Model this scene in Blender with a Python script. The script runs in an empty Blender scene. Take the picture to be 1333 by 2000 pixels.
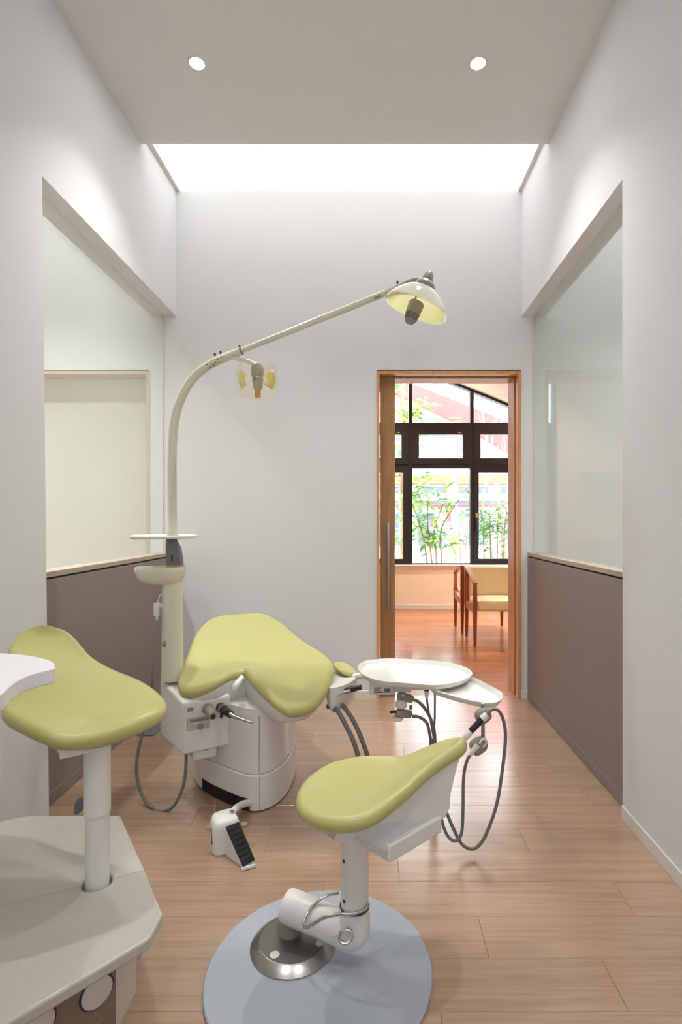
import bpy, bmesh, math, random
from mathutils import Vector, Matrix
import numpy as np
random.seed(7)
R = math.radians
SC = bpy.context.scene
COL = SC.collection

# ------------------------------------------------------------------ camera, world, sun, exposure
FPX, CX, CY, H = 1061.0, 726.0, 1016.0, 1.145      # focal length / principal point in px of 1333x2000, eye height
cd = bpy.data.cameras.new('camera'); cam = bpy.data.objects.new('camera', cd); COL.objects.link(cam)
cam.location = (0, 0, H); cam.rotation_euler = (R(90), 0, 0)
cd.sensor_fit = 'HORIZONTAL'; cd.sensor_width = 24.0; cd.lens = FPX/1333*24
cd.shift_x = -(CX-666.5)/1333; cd.shift_y = (CY-1000)/1333; cd.clip_start = 0.05; cd.clip_end = 300
SC.camera = cam
SC.view_settings.view_transform = 'Standard'; SC.view_settings.look = 'None'
SC.view_settings.gamma = 1.0; SC.view_settings.use_curve_mapping = False
SC.view_settings.exposure = 0.0
w = bpy.data.worlds.new('sky'); SC.world = w; w.use_nodes = True
nt = w.node_tree; bg = nt.nodes['Background']
tc = nt.nodes.new('ShaderNodeTexCoord'); sep = nt.nodes.new('ShaderNodeSeparateXYZ')
rp = nt.nodes.new('ShaderNodeValToRGB')
rp.color_ramp.elements[0].position = 0.0; rp.color_ramp.elements[0].color = (0.95, 0.97, 1, 1)
rp.color_ramp.elements[1].position = 0.8; rp.color_ramp.elements[1].color = (0.70, 0.84, 1, 1)
nt.links.new(tc.outputs['Generated'], sep.inputs[0]); nt.links.new(sep.outputs['Z'], rp.inputs[0])
nt.links.new(rp.outputs[0], bg.inputs['Color']); bg.inputs['Strength'].default_value = 13.5
sd = bpy.data.lights.new('sun', 'SUN'); sd.energy = 12.0; sd.angle = R(0.6); sd.color = (1, 0.95, 0.86)
so = bpy.data.objects.new('sun', sd); COL.objects.link(so)
so.rotation_euler = Vector((0.62, 0.22, -0.75)).to_track_quat('-Z', 'Y').to_euler()
DOWN_W, SKY_E = 63.0, 3.2        # watts of one downlight, luminance of the skylight panel

def portal(name, loc, rot, sx, sy):          # guides daylight sampling through a window opening, emits nothing itself
    d = bpy.data.lights.new(name, 'AREA'); d.shape = 'RECTANGLE'; d.size = sx; d.size_y = sy; d.cycles.is_portal = True
    q = bpy.data.objects.new(name, d); COL.objects.link(q); q.location = loc; q.rotation_euler = rot
portal('window_portal', (1.3, 7.2, 1.75), (R(-90), 0, 0), 3.3, 2.6)
portal('fill_window_portal', (-.15, -1.72, 1.75), (R(90), 0, 0), 1.02, .66)

# ------------------------------------------------------------------ helpers
def P(px, py, Y):                 # photograph pixel + depth -> point
    return Vector(((px-CX)/FPX*Y, Y, H-(py-CY)/FPX*Y))
def PZ(px, py, z):                # photograph pixel + height -> point
    Y = (H-z)*FPX/(py-CY); return Vector(((px-CX)/FPX*Y, Y, z))
def onplane(px, py, p0, n):
    d = Vector(((px-CX)/FPX, 1, -(py-CY)/FPX)); o = Vector((0, 0, H))
    t = (Vector(p0)-o).dot(n)/d.dot(n); return o+d*t
def srgb(r, g, b):
    f = lambda c: (c/255/12.92) if c/255 <= .04045 else ((c/255+.055)/1.055)**2.4
    return (f(r), f(g), f(b), 1)

MATS = {}
def mat(name, col, rough=.5, metal=0, var=.04, scale=12, bump=0, bscale=200, coat=0, spec=.5, emit=None, estr=0, trans=0, alpha=None, sub=0):
    m = bpy.data.materials.new(name); m.use_nodes = True; n = m.node_tree.nodes; l = m.node_tree.links
    b = n['Principled BSDF']; b.inputs['Roughness'].default_value = rough; b.inputs['Metallic'].default_value = metal
    b.inputs['Specular IOR Level'].default_value = spec
    if coat: b.inputs['Coat Weight'].default_value = coat; b.inputs['Coat Roughness'].default_value = .12
    if trans: b.inputs['Transmission Weight'].default_value = trans
    t = n.new('ShaderNodeTexCoord'); no = n.new('ShaderNodeTexNoise'); no.inputs['Scale'].default_value = scale
    no.inputs['Detail'].default_value = 4
    l.new(t.outputs['Object'], no.inputs['Vector'])
    mx = n.new('ShaderNodeMix'); mx.data_type = 'RGBA'
    mx.inputs['A'].default_value = tuple(c*(1-var) for c in col[:3])+(1,)
    mx.inputs['B'].default_value = tuple(min(1, c*(1+var)) for c in col[:3])+(1,)
    l.new(no.outputs['Fac'], mx.inputs['Factor']); l.new(mx.outputs['Result'], b.inputs['Base Color'])
    if bump:
        n2 = n.new('ShaderNodeTexNoise'); n2.inputs['Scale'].default_value = bscale
        l.new(t.outputs['Object'], n2.inputs['Vector'])
        bp = n.new('ShaderNodeBump'); bp.inputs['Strength'].default_value = bump; bp.inputs['Distance'].default_value = .002
        l.new(n2.outputs['Fac'], bp.inputs['Height']); l.new(bp.outputs[0], b.inputs['Normal'])
    if emit: b.inputs['Emission Color'].default_value = emit; b.inputs['Emission Strength'].default_value = estr
    MATS[name] = m; return m
def wood(name, c1, c2, rough, scale=(1.5, 22, 22), rnd=.18, coat=0, crough=.1, bump=.05, cior=1.5):
    """streaky grain along local X, each object shifted and toned by its own random number"""
    m = bpy.data.materials.new(name); m.use_nodes = True; n = m.node_tree.nodes; l = m.node_tree.links
    b = n['Principled BSDF']; b.inputs['Roughness'].default_value = rough
    if coat: b.inputs['Coat Weight'].default_value = coat; b.inputs['Coat Roughness'].default_value = crough; b.inputs['Coat IOR'].default_value = cior
    t = n.new('ShaderNodeTexCoord'); oi = n.new('ShaderNodeObjectInfo')
    off = n.new('ShaderNodeVectorMath'); off.operation = 'SCALE'; off.inputs[0].default_value = (37, 11, 5)
    l.new(oi.outputs['Random'], off.inputs['Scale'])
    ad = n.new('ShaderNodeVectorMath'); l.new(t.outputs['Object'], ad.inputs[0]); l.new(off.outputs[0], ad.inputs[1])
    mp = n.new('ShaderNodeMapping'); mp.inputs['Scale'].default_value = scale; l.new(ad.outputs[0], mp.inputs['Vector'])
    a = n.new('ShaderNodeTexNoise'); a.inputs['Scale'].default_value = 1.6; a.inputs['Detail'].default_value = 6
    a.inputs['Distortion'].default_value = .9; l.new(mp.outputs[0], a.inputs['Vector'])
    f = n.new('ShaderNodeTexNoise'); f.inputs['Scale'].default_value = 7; f.inputs['Detail'].default_value = 5; l.new(mp.outputs[0], f.inputs['Vector'])
    r = n.new('ShaderNodeValToRGB'); r.color_ramp.elements[0].position = .30; r.color_ramp.elements[0].color = c2
    r.color_ramp.elements[1].position = .58; r.color_ramp.elements[1].color = c1
    sm = n.new('ShaderNodeMath'); sm.operation = 'MULTIPLY_ADD'; sm.inputs[1].default_value = .3; l.new(f.outputs['Fac'], sm.inputs[0])
    s2 = n.new('ShaderNodeMath'); s2.operation = 'MULTIPLY'; s2.inputs[1].default_value = .72; l.new(a.outputs['Fac'], s2.inputs[0])
    l.new(s2.outputs[0], sm.inputs[2]); l.new(sm.outputs[0], r.inputs[0])
    hv = n.new('ShaderNodeHueSaturation'); mr = n.new('ShaderNodeMapRange')
    mr.inputs['To Min'].default_value = 1-rnd; mr.inputs['To Max'].default_value = 1+rnd
    l.new(oi.outputs['Random'], mr.inputs['Value']); l.new(mr.outputs[0], hv.inputs['Value'])
    l.new(r.outputs[0], hv.inputs['Color']); l.new(hv.outputs[0], b.inputs['Base Color'])
    bp = n.new('ShaderNodeBump'); bp.inputs['Strength'].default_value = bump; bp.inputs['Distance'].default_value = .001
    l.new(f.outputs['Fac'], bp.inputs['Height']); l.new(bp.outputs[0], b.inputs['Normal'])
    MATS[name] = m; return m
def glass(name, tint, milky, mcol=(.85, .9, .88, 1), ior=1.45, trl=.5):
    """thin pane: clear transparency mixed with a milky film and a mirror coat"""
    m = bpy.data.materials.new(name); m.use_nodes = True; n = m.node_tree.nodes; l = m.node_tree.links
    n.remove(n['Principled BSDF']); out = n['Material Output']
    tr = n.new('ShaderNodeBsdfTransparent'); tr.inputs[0].default_value = tint
    di = n.new('ShaderNodeBsdfDiffuse'); di.inputs[0].default_value = mcol
    tl = n.new('ShaderNodeBsdfTranslucent'); tl.inputs[0].default_value = mcol
    a = n.new('ShaderNodeMixShader'); a.inputs[0].default_value = trl; l.new(di.outputs[0], a.inputs[1]); l.new(tl.outputs[0], a.inputs[2])
    t = n.new('ShaderNodeTexCoord'); no = n.new('ShaderNodeTexNoise'); no.inputs['Scale'].default_value = 1.2; l.new(t.outputs['Object'], no.inputs['Vector'])
    mr = n.new('ShaderNodeMapRange'); mr.inputs['To Min'].default_value = milky*.99; mr.inputs['To Max'].default_value = milky*1.01
    l.new(no.outputs['Fac'], mr.inputs['Value'])
    b = n.new('ShaderNodeMixShader'); l.new(mr.outputs[0], b.inputs[0]); l.new(tr.outputs[0], b.inputs[1]); l.new(a.outputs[0], b.inputs[2])
    g = n.new('ShaderNodeBsdfGlossy'); g.inputs['Roughness'].default_value = .03
    fr = n.new('ShaderNodeFresnel'); fr.inputs[0].default_value = ior
    ge = n.new('ShaderNodeNewGeometry'); iv = n.new('ShaderNodeMath'); iv.operation = 'SUBTRACT'; iv.inputs[0].default_value = 1; l.new(ge.outputs['Backfacing'], iv.inputs[1])
    fm = n.new('ShaderNodeMath'); fm.operation = 'MULTIPLY'; l.new(fr.outputs[0], fm.inputs[0]); l.new(iv.outputs[0], fm.inputs[1])   # mirror only on the outer faces, no false total reflection inside
    c = n.new('ShaderNodeMixShader'); l.new(fm.outputs[0], c.inputs[0]); l.new(b.outputs[0], c.inputs[1]); l.new(g.outputs[0], c.inputs[2])
    l.new(c.outputs[0], out.inputs[0]); MATS[name] = m; return m

def cat_closed(pts, n):
    out = []; k = len(pts)
    for i in range(k):
        a, b, c, d = (Vector(pts[(i+j-1) % k]) for j in range(4))
        for q in range(n):
            t = q/n
            out.append(.5*((2*b)+(c-a)*t+(2*a-5*b+4*c-d)*t*t+(3*b-a-3*c+d)*t**3))
    return out
def cat_open(pts, n):
    p = [Vector(x) for x in pts]; p = [p[0]*2-p[1]]+p+[p[-1]*2-p[-2]]; out = []
    for i in range(1, len(p)-2):
        a, b, c, d = p[i-1:i+3]
        for q in range(n):
            t = q/n
            out.append(.5*((2*b)+(c-a)*t+(2*a-5*b+4*c-d)*t*t+(3*b-a-3*c+d)*t**3))
    out.append(p[-2]); return out
def inset(loop, d, dz=0):
    """move every point of a closed loop inwards (plan view) by d"""
    n = len(loop); area = sum(loop[i].x*loop[(i+1) % n].y-loop[(i+1) % n].x*loop[i].y for i in range(n))
    s = 1 if area > 0 else -1; out = []
    for i in range(n):
        t = loop[(i+1) % n]-loop[i-1]; nn = Vector((-t.y, t.x, 0))
        if nn.length > 1e-9: nn.normalize()
        q = loop[i]+nn*d*s; out.append(Vector((q.x, q.y, q.z+dz)))
    return out
def atz(loop, z): return [Vector((p.x, p.y, z)) for p in loop]

WORLD = {}
class MB:
    def __init__(s): s.v = []; s.f = []
    def add(s, vs, fs):
        o = len(s.v); s.v += [Vector(x) for x in vs]; s.f += [tuple(i+o for i in f) for f in fs]; return s
    def box(s, x0, x1, y0, y1, z0, z1, M=None):
        vs = [Vector((x, y, z)) for z in (z0, z1) for x, y in ((x0, y0), (x1, y0), (x1, y1), (x0, y1))]
        if M: vs = [M @ v for v in vs]
        return s.add(vs, [(3, 2, 1, 0), (4, 5, 6, 7), (0, 1, 5, 4), (1, 2, 6, 5), (2, 3, 7, 6), (3, 0, 4, 7)])
    def loft(s, loops, cap=True, top=True):
        n = len(loops[0]); vs = [p for lp in loops for p in lp]; fs = []
        for k in range(len(loops)-1):
            for i in range(n):
                j = (i+1) % n; fs.append((k*n+i, k*n+j, (k+1)*n+j, (k+1)*n+i))
        if cap and top: fs.append(tuple(range(n-1, -1, -1)))
        if cap: fs.append(tuple((len(loops)-1)*n+i for i in range(n)))
        return s.add(vs, fs)
    def prism(s, poly, z0, z1):
        return s.loft([[Vector((p[0], p[1], z0)) for p in poly], [Vector((p[0], p[1], z1)) for p in poly]])
    def wall_poly(s, xz, y0, y1):      # polygon in the XZ plane, thickness along Y
        return s.loft([[Vector((a, y0, b)) for a, b in xz], [Vector((a, y1, b)) for a, b in xz]])
    def tube(s, pts, r, seg=12, n=6, smooth=True):
        path = cat_open(pts, n) if smooth and len(pts) > 2 else [Vector(p) for p in pts]
        m = len(path); rr = r if callable(r) else ((lambda t: r) if not isinstance(r, (list, tuple)) else (lambda t: float(np.interp(t*(len(r)-1), range(len(r)), r))))
        t0 = (path[1]-path[0]).normalized(); up = Vector((0, 0, 1)) if abs(t0.z) < .9 else Vector((1, 0, 0))
        u = t0.cross(up).normalized(); loops = []
        for i, p in enumerate(path):
            t = (path[min(i+1, m-1)]-path[max(i-1, 0)]).normalized()
            u = (u-t*u.dot(t)).normalized(); w_ = t.cross(u); q = rr(i/(m-1))
            loops.append([p+(u*math.cos(2*math.pi*k/seg)+w_*math.sin(2*math.pi*k/seg))*q for k in range(seg)])
        return s.loft(loops)
    def lathe(s, prof, c=(0, 0, 0), M=None, seg=32):
        c = Vector(c); loops = []
        for r, z in prof:
            lp = [Vector((max(r, 1e-5)*math.cos(2*math.pi*k/seg), max(r, 1e-5)*math.sin(2*math.pi*k/seg), z)) for k in range(seg)]
            loops.append([c+(M @ p if M else p) for p in lp])
        return s.loft(loops, cap=tuple(prof[0]) != tuple(prof[-1]))
    def cushion(s, outl, spine, r, n=5, crown=.0):
        O = cat_closed(outl, n); rings = []; q_ = len(spine)
        S = [Vector(spine[i]).lerp(Vector(spine[(i+1) % q_]), j/n) for i in range(q_) for j in range(n)]
        D = [(Vector((b.x-a.x, b.y-a.y, 0))) for a, b in zip(O, S)]
        def ring(fr, ins, dz, g):
            out = []
            for a, b, d in zip(O, S, D):
                L = max(d.length, 1e-6); i0 = min(ins, L*.45); s_ = (i0+(L-i0)*fr)/L
                z = a.z+(b.z-a.z)*g+dz; out.append(Vector((a.x+d.x*s_, a.y+d.y*s_, z)))
            return out
        rings.append(ring(1, r, -2*r, 1)); rings.append(ring(.5, r, -2*r, .5))
        for k in range(9):
            th = R(-90+22.5*k); rings.append(ring(0, r*(1-math.cos(th)), -r+r*math.sin(th), 0))
        for g in (.12, .28, .45, .62, .8, 1):
            q = g*g*(3-2*g); rings.append(ring(g, r, crown*math.sin(math.pi*.5*g), q*.6+g*.4))
        s.inner = [p for rg in rings[12:] for p in rg]
        return s.loft(rings, cap=True)
    def build(s, name, m, parent=None, bevel=0, smooth=35, kind=None, origin=None, merge=True, seg=2, relax=0):
        xs = np.array([v[:] for v in s.v]); c = Vector(((xs[:, 0].min()+xs[:, 0].max())/2, (xs[:, 1].min()+xs[:, 1].max())/2, xs[:, 2].min())) if origin is None else Vector(origin)
        me = bpy.data.meshes.new(name); me.from_pydata([(v-c)[:] for v in s.v], [], s.f)
        bm = bmesh.new(); bm.from_mesh(me)
        if merge: bmesh.ops.remove_doubles(bm, verts=bm.verts, dist=1e-5); bmesh.ops.dissolve_degenerate(bm, edges=bm.edges, dist=1e-6)
        bmesh.ops.recalc_face_normals(bm, faces=bm.faces)
        if relax:
            bmesh.ops.triangulate(bm, faces=[f for f in bm.faces if len(f.verts) > 4]); bm.normal_update()
            key = {tuple(round(x, 3) for x in (p-c)) for p in s.inner}
            vs_ = [v for v in bm.verts if tuple(round(x, 3) for x in v.co) in key]
            for _ in range(relax): bmesh.ops.smooth_vert(bm, verts=vs_, factor=.5, use_axis_x=True, use_axis_y=True, use_axis_z=True)
        bm.to_mesh(me); bm.free()
        me.materials.append(MATS[m])
        if smooth: me.shade_smooth(); me.set_sharp_from_angle(angle=R(smooth))
        o = bpy.data.objects.new(name, me); COL.objects.link(o)
        if parent: o.parent = parent; o.location = c-WORLD[parent.name]
        else: o.location = c
        WORLD[o.name] = c
        if bevel:
            b = o.modifiers.new('bevel', 'BEVEL'); b.width = bevel; b.segments = seg; b.limit_method = 'ANGLE'; b.angle_limit = R(40); b.harden_normals = False
        if kind: o['kind'] = kind
        return o
def empty(name, loc, label, cat, group=None, kind=None):
    o = bpy.data.objects.new(name, None); COL.objects.link(o); o.location = loc; o.empty_display_size = .05
    WORLD[o.name] = Vector(loc); return tag(o, label, cat, group, kind)
def tag(o, label, cat=None, group=None, kind=None):
    o['label'] = label
    if cat: o['category'] = cat
    if group: o['group'] = group
    if kind: o['kind'] = kind
    return o
def struct(o, label, cat): return tag(o, label, cat, kind='structure')
def rotz(c, a): return Matrix.Translation(c) @ Matrix.Rotation(a, 4, 'Z')

# ------------------------------------------------------------------ materials
mat('white_paint', srgb(226, 226, 227), .75, var=.012, scale=3, bump=.03, bscale=400)
mat('ceiling_paint', srgb(228, 226, 223), .8, var=.012, scale=3)
mat('cream_wall', srgb(246, 226, 202), .75, var=.015, scale=3)
mat('cream_ceiling', srgb(240, 218, 190), .8, var=.015, scale=3)
mat('taupe_panel', srgb(141, 128, 122), .55, var=.02, scale=5, bump=.02)
mat('sill_wood', srgb(178, 162, 146), .5, var=.03, scale=8)
mat('gap_dark', srgb(60, 46, 36), .8)
mat('white_board', srgb(226, 222, 214), .5, var=.01)
wood('oak_floor', srgb(180, 147, 119), srgb(156, 121, 95), .30, scale=(1.1, 30, 30), rnd=.065, coat=1.0, cior=1.75, crough=.2, bump=.02)
wood('red_floor', srgb(176, 108, 66), srgb(128, 68, 38), .3, rnd=.16, coat=.5, crough=.1, bump=.03)
mat('subfloor', srgb(150, 118, 92), .7)
wood('cedar', srgb(216, 158, 106), srgb(186, 124, 76), .45, scale=(22, 22, 1.5), rnd=.04)
wood('oak_door', srgb(172, 128, 82), srgb(146, 102, 60), .5, scale=(26, 26, 1.5), rnd=.02)
wood('chair_wood', srgb(168, 88, 44), srgb(130, 62, 28), .35, scale=(20, 20, 2), rnd=.04)
mat('pale_wood', srgb(208, 184, 152), .5, var=.04)
mat('lime_vinyl', srgb(190, 185, 117), .30, var=.02, scale=5, bump=.02, bscale=500, spec=.45)
mat('cream_vinyl', srgb(243, 224, 180), .35, var=.02)
mat('white_plastic', srgb(234, 231, 226), .32, var=.012, scale=6)
mat('ivory_plastic', srgb(224, 219, 196), .28, var=.012, scale=6)
mat('tray_white', srgb(240, 238, 230), .22, var=.01)
mat('tabletop_white', srgb(244, 242, 244), .3, var=.006)
mat('grey_plastic', srgb(150, 142, 130), .42, var=.03)
mat('slate_plastic', srgb(118, 118, 120), .4, var=.03)
mat('hose_grey', srgb(120, 118, 116), .5, var=.03)
mat('black_plastic', srgb(38, 36, 38), .4, var=.05)
mat('black_rubber', srgb(26, 25, 26), .7, var=.1, scale=60, bump=.3, bscale=120)
mat('print_dark', srgb(62, 60, 60), .6)
mat('print_grey', srgb(150, 146, 142), .6)
mat('print_blue', srgb(40, 60, 170), .5)
mat('steel_seat_reflection', srgb(128, 124, 120), .36, metal=.85, var=.05, scale=40)  # seat's dark reflection painted into the steel of the dome top
mat('steel', srgb(176, 174, 172), .3, metal=1, var=.05, scale=40)
mat('chrome', srgb(200, 198, 196), .14, metal=1, var=.02)
mat('mat_grey', srgb(168, 173, 181), .45, var=.02, scale=4, bump=.05, bscale=300)
mat('marble', srgb(196, 190, 179), .35, var=.10, scale=6, coat=.1)
mat('brown_panel', srgb(132, 112, 94), .5, var=.03)
mat('disc_white', srgb(214, 206, 196), .4, var=.01)
mat('black_frame', srgb(36, 31, 35), .45, var=.04)
mat('brass', srgb(214, 170, 110), .35, metal=.8)
mat('bulb_orange', srgb(214, 110, 30), .3)
mat('red_band', srgb(205, 70, 70), .7); mat('salmon_band', srgb(226, 140, 128), .7)
mat('orange_band', srgb(196, 84, 56), .7); mat('concrete', srgb(160, 166, 176), .85, var=.06, scale=2)
mat('concrete_grey', srgb(112, 120, 130), .85, var=.06, scale=2)
mat('far_glass', srgb(70, 82, 96), .3); mat('sign_red', srgb(206, 60, 56), .6); mat('sign_white', srgb(200, 205, 215), .6)
mat('sign_blue', srgb(86, 92, 160), .6); mat('paving', srgb(176, 176, 178), .9, var=.08, scale=.6)
mat('bark', srgb(150, 118, 96), .85, var=.15, scale=18, bump=.4, bscale=60)
mat('bark_grey', srgb(150, 132, 122), .85, var=.15, scale=18, bump=.4, bscale=60)
glass('partition_glass_left', (.96, .99, .975, 1), .12, (.86, .92, .88, 1))  # milkier and paler, the left side's brighter light put into the glass
glass('partition_glass_right', (.92, .965, .945, 1), .06, (.80, .88, .85, 1))  # clearer and darker, the right side's dimmer light put into the glass
glass('clear_glass', (.97, .985, .98, 1), .0)
glass('frost_door', (.9, .94, .9, 1), .8, (.94, .95, .91, 1))
glass('lamp_glass', (.98, .96, .88, 1), .16, (.95, .90, .66, 1))
glass('lamp_shell', (.95, .97, .98, 1), .82, (.88, .92, .95, 1))
glass('lamp_gold', (.98, .95, .72, 1), .55, (.90, .80, .25, 1))
def leafmat(name, c):
    m = mat(name, c, .5, var=.35, scale=4); n = m.node_tree.nodes; l = m.node_tree.links; b = n['Principled BSDF']
    tl = n.new('ShaderNodeBsdfTranslucent'); tl.inputs[0].default_value = c
    mx = n.new('ShaderNodeMixShader'); mx.inputs[0].default_value = .45
    l.new(b.outputs[0], mx.inputs[1]); l.new(tl.outputs[0], mx.inputs[2]); l.new(mx.outputs[0], n['Material Output'].inputs[0])
leafmat('leaf_dark', srgb(92, 132, 78)); leafmat('leaf_green', srgb(140, 172, 84)); leafmat('leaf_yellow', srgb(206, 216, 92))
def emitter(name, col, s, stripes=False):
    m = bpy.data.materials.new(name); m.use_nodes = True; n = m.node_tree.nodes; n.remove(n['Principled BSDF'])
    e = n.new('ShaderNodeEmission'); e.inputs[0].default_value = col; e.inputs[1].default_value = s
    m.node_tree.links.new(e.outputs[0], n['Material Output'].inputs[0]); MATS[name] = m
emitter('lamp_emit', (1, .99, .97, 1), 180); emitter('skylight_emit', (.99, .985, 1, 1), SKY_E)

# ------------------------------------------------------------------ setting: measures
XL, XR, YB, YP = -1.2533, .9646, 3.481, 2.087      # wall faces, back wall, end of the side piers
ZC, ZS, ZL, ZSILL = 3.193, 3.262, 2.454, .938       # ceiling, skylight, lintel, sill
XLO, XRO = XL-.158, XR+.152                         # outer faces of the partition walls
XGL, XGR = -1.335, 1.040                            # panes
YR = -1.6                                           # wall behind the camera
XROOML, XROOMR = -3.9, 3.6

def plankfloor(name, label, m, x0, x1, y0, y1, pw, pl, zt, off, base_ext):
    f = MB().box(base_ext[0], base_ext[1], base_ext[2], base_ext[3], -.06, zt-.008).build(name, 'subfloor', smooth=0)
    struct(f, label, 'floor')
    meshes = {}
    def plank(L):
        key = round(L, 3)
        if key not in meshes:
            g = .0004; c = .0006; a, b = L/2-g, pw/2-g
            me = bpy.data.meshes.new('plank')
            vs = [(x, y, -.008) for x, y in ((-a, -b), (a, -b), (a, b), (-a, b))]+[(x, y, -c) for x, y in ((-a, -b), (a, -b), (a, b), (-a, b))]+[(x, y, 0) for x, y in ((-a+c, -b+c), (a-c, -b+c), (a-c, b-c), (-a+c, b-c))]
            fs = [(8, 9, 10, 11)]+[(i, (i+1) % 4, (i+1) % 4+4, i+4) for i in range(4)]+[(i+4, (i+1) % 4+4, (i+1) % 4+8, i+8) for i in range(4)]
            me.from_pydata(vs, [], fs); me.materials.append(MATS[m]); meshes[key] = me
        return meshes[key]
    row = 0; y = y0
    while y < y1-1e-4:
        x = x0-off(row); 
        while x < x1-1e-4:
            a, b = max(x, x0), min(x+pl, x1)
            if b-a > .03:
                o = bpy.data.objects.new('plank', plank(b-a)); COL.objects.link(o); o.parent = f
                o.location = Vector(((a+b)/2, y+pw/2, zt))-WORLD[f.name]
            x += pl
        y += pw; row += 1
    return f
offs = [.55, .28, .80, .12, .62, .36, .86, .20, .48, .74]
YF0 = 1.1875/1140*1215-2*.1524
floor_t = plankfloor('floor', 'pale oak plank floor of the treatment room', 'oak_floor', XLO-.0, XRO, YF0, YB+.02, .1524, .9144, 0,
           lambda r: offs[r % 10]*.9144, (XROOML, XROOMR, YR, YB+.06))
plankfloor('floor', 'glossy red-brown plank floor of the waiting room', 'red_floor', -.75, 2.55, YB+.07, 6.98, .104, 1.1, 0,
           lambda r: offs[(r*3) % 10]*1.1, (-2.6, XROOMR, YB+.061, 7.0))

# back wall with three doorways, in two leaves with a pocket between them
DX0, DX1, DZ = .0328+.02, .958-.02, 2.08            # clear opening of the doorway
doors = [(-2.35, -1.424), (DX0-.02, DX1+.02)]
def backwall(y0, y1):
    b = MB(); x = XROOML
    for a, c in doors:
        b.box(x, a, y0, y1, 0, 3.5); b.box(a, c, y0, y1, DZ+.03, 3.5); x = c
    b.box(x, XROOMR, y0, y1, 0, 3.5); return b
o = backwall(YB, YB+.04).build('wall_back', 'white_paint', smooth=0); struct(o, 'white back wall with the wooden doorway to the waiting room', 'wall')
backwall(YB+.105, YB+.19).build('wall_face', 'cream_wall', o, smooth=0)
b = MB(); b.box(XL, DX0-.02, YB-.008, YB, 0, .055); b.box(DX1+.02, 1.0, YB-.008, YB, 0, .055)
struct(b.build('baseboard_back', 'white_board', bevel=.002), 'low white baseboard along the back wall', 'baseboard')

def partition(side):
    left = side == 'left'
    a, c = (XLO, XL) if left else (XR, XRO)
    lab = 'white left wall with its pier and lintel around the glazing' if left else 'white right wall with its pier and lintel around the glazing'
    m = MB()
    # pier: its free end leans a little
    y_t, y_b = (2.066, 2.110) if left else (YP, YP-.002)
    yz = [(YR, 0), (y_b, 0), (y_t, ZL), (YB, ZL), (YB, 3.5), (YR, 3.5)]
    m.loft([[Vector((q, y, z)) for y, z in yz] for q in (a, c)])
    wobj = m.build('wall_'+side, 'white_paint', smooth=0); struct(wobj, lab, 'wall')
    f = .036; p0, p1 = (a+f, c-f) if left else (a+f, c-f)
    MB().box(p0, p1, y_b-.05, YB, .053, .908).build('lower_panel', 'taupe_panel', wobj, smooth=0)
    MB().box(p0-.002, p1+.002, y_b-.05, YB, 0, .052).build('skirting_strip', 'taupe_panel', wobj, bevel=.002)
    MB().box(p0+.012, p1-.012, y_b-.05, YB, .908, .916).build('shadow_gap', 'gap_dark', wobj, smooth=0)
    MB().box(p0, p1, y_b-.05, YB, .916, ZSILL).build('sill', 'sill_wood', wobj, bevel=.001)
    xg = XGL if left else XGR
    g = MB().box(xg-.004, xg+.004, y_b-.05, YB-.001, ZSILL, ZL-.001).build('window_1' if left else 'window_2', 'partition_glass_'+side, smooth=0)
    struct(g, 'milky glass pane in the left partition, its brighter light put into the colour' if left else 'clear greenish glass pane in the right partition, its dimmer light put into the colour', 'window')
    e = MB().box(xg-.003, xg+.003, YB-.0055, YB-.0015, ZSILL+.001, ZL-.002).build('edge_bead', 'white_board', g, smooth=0)
    bx0, bx1 = (XL, XL+.006) if left else (XR-.006, XR)
    if left: return
    bb = MB().box(bx0, bx1, YR, y_b-.002, 0, .052).build('baseboard_'+side, 'white_board', bevel=.0015)
    struct(bb, 'low white baseboard along the %s wall' % side, 'baseboard')
partition('left'); partition('right')
YS = 2.958                                           # ceiling edge before the skylight
b = MB(); b.box(XROOML, XROOMR, YR, YS, ZC, ZC+.06); b.box(XROOML, XROOMR, YR, YB+.19, 3.5, 3.56)
ce = b.build('ceiling', 'ceiling_paint', smooth=0); struct(ce, 'flat off-white ceiling stopping short of the skylight strip', 'ceiling')
def skylight(name, label, x0, x1):
    s = MB().box(x0+.024, x1-.024, YS-.35, YB-.002, ZS, ZS+.02).build(name, 'skylight_emit', smooth=0); struct(s, label, 'skylight')
    for q in (x0, x1-.024): MB().box(q, q+.024, YS-.3, YB-.001, ZS-.008, ZS+.03).build('frame_strip', 'white_board', s, smooth=0)
    r = MB(); y = YS-.34
    while y < YB-.01:
        r.box(x0+.024, x1-.024, y, y+.003, ZS-.003, ZS+.001); y += .0125
    r.build('ribs', 'tray_white', s, smooth=0, kind='stuff', merge=False)
skylight('window_4', 'glowing ribbed skylight strip above the back wall', XL, XR)
skylight('window_5', 'skylight strip over the neighbouring room on the left', XROOML, XLO)
skylight('window_6', 'skylight strip over the neighbouring room on the right', XRO, XROOMR)
rw = MB(); RX0, RX1, RZ0, RZ1 = -.65, .35, 1.5, 2.15
rw.box(XROOML, RX0, YR-.1, YR, 0, 3.5).box(RX1, XROOMR, YR-.1, YR, 0, 3.5).box(RX0, RX1, YR-.1, YR, 0, RZ0).box(RX0, RX1, YR-.1, YR, RZ1, 3.5)
struct(rw.build('wall_rear', 'taupe_panel', smooth=0), 'taupe wall behind the viewer, kept dark to cut bounce light', 'wall')  # unseen wall, given a dark colour so it bounces less light
rg_ = empty('fill_window', (-.15, YR-.05, RZ0), 'added window in the unseen wall behind the viewer, for fill light', 'window', kind='structure')  # unseen window, added to let fill light in from behind
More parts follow.
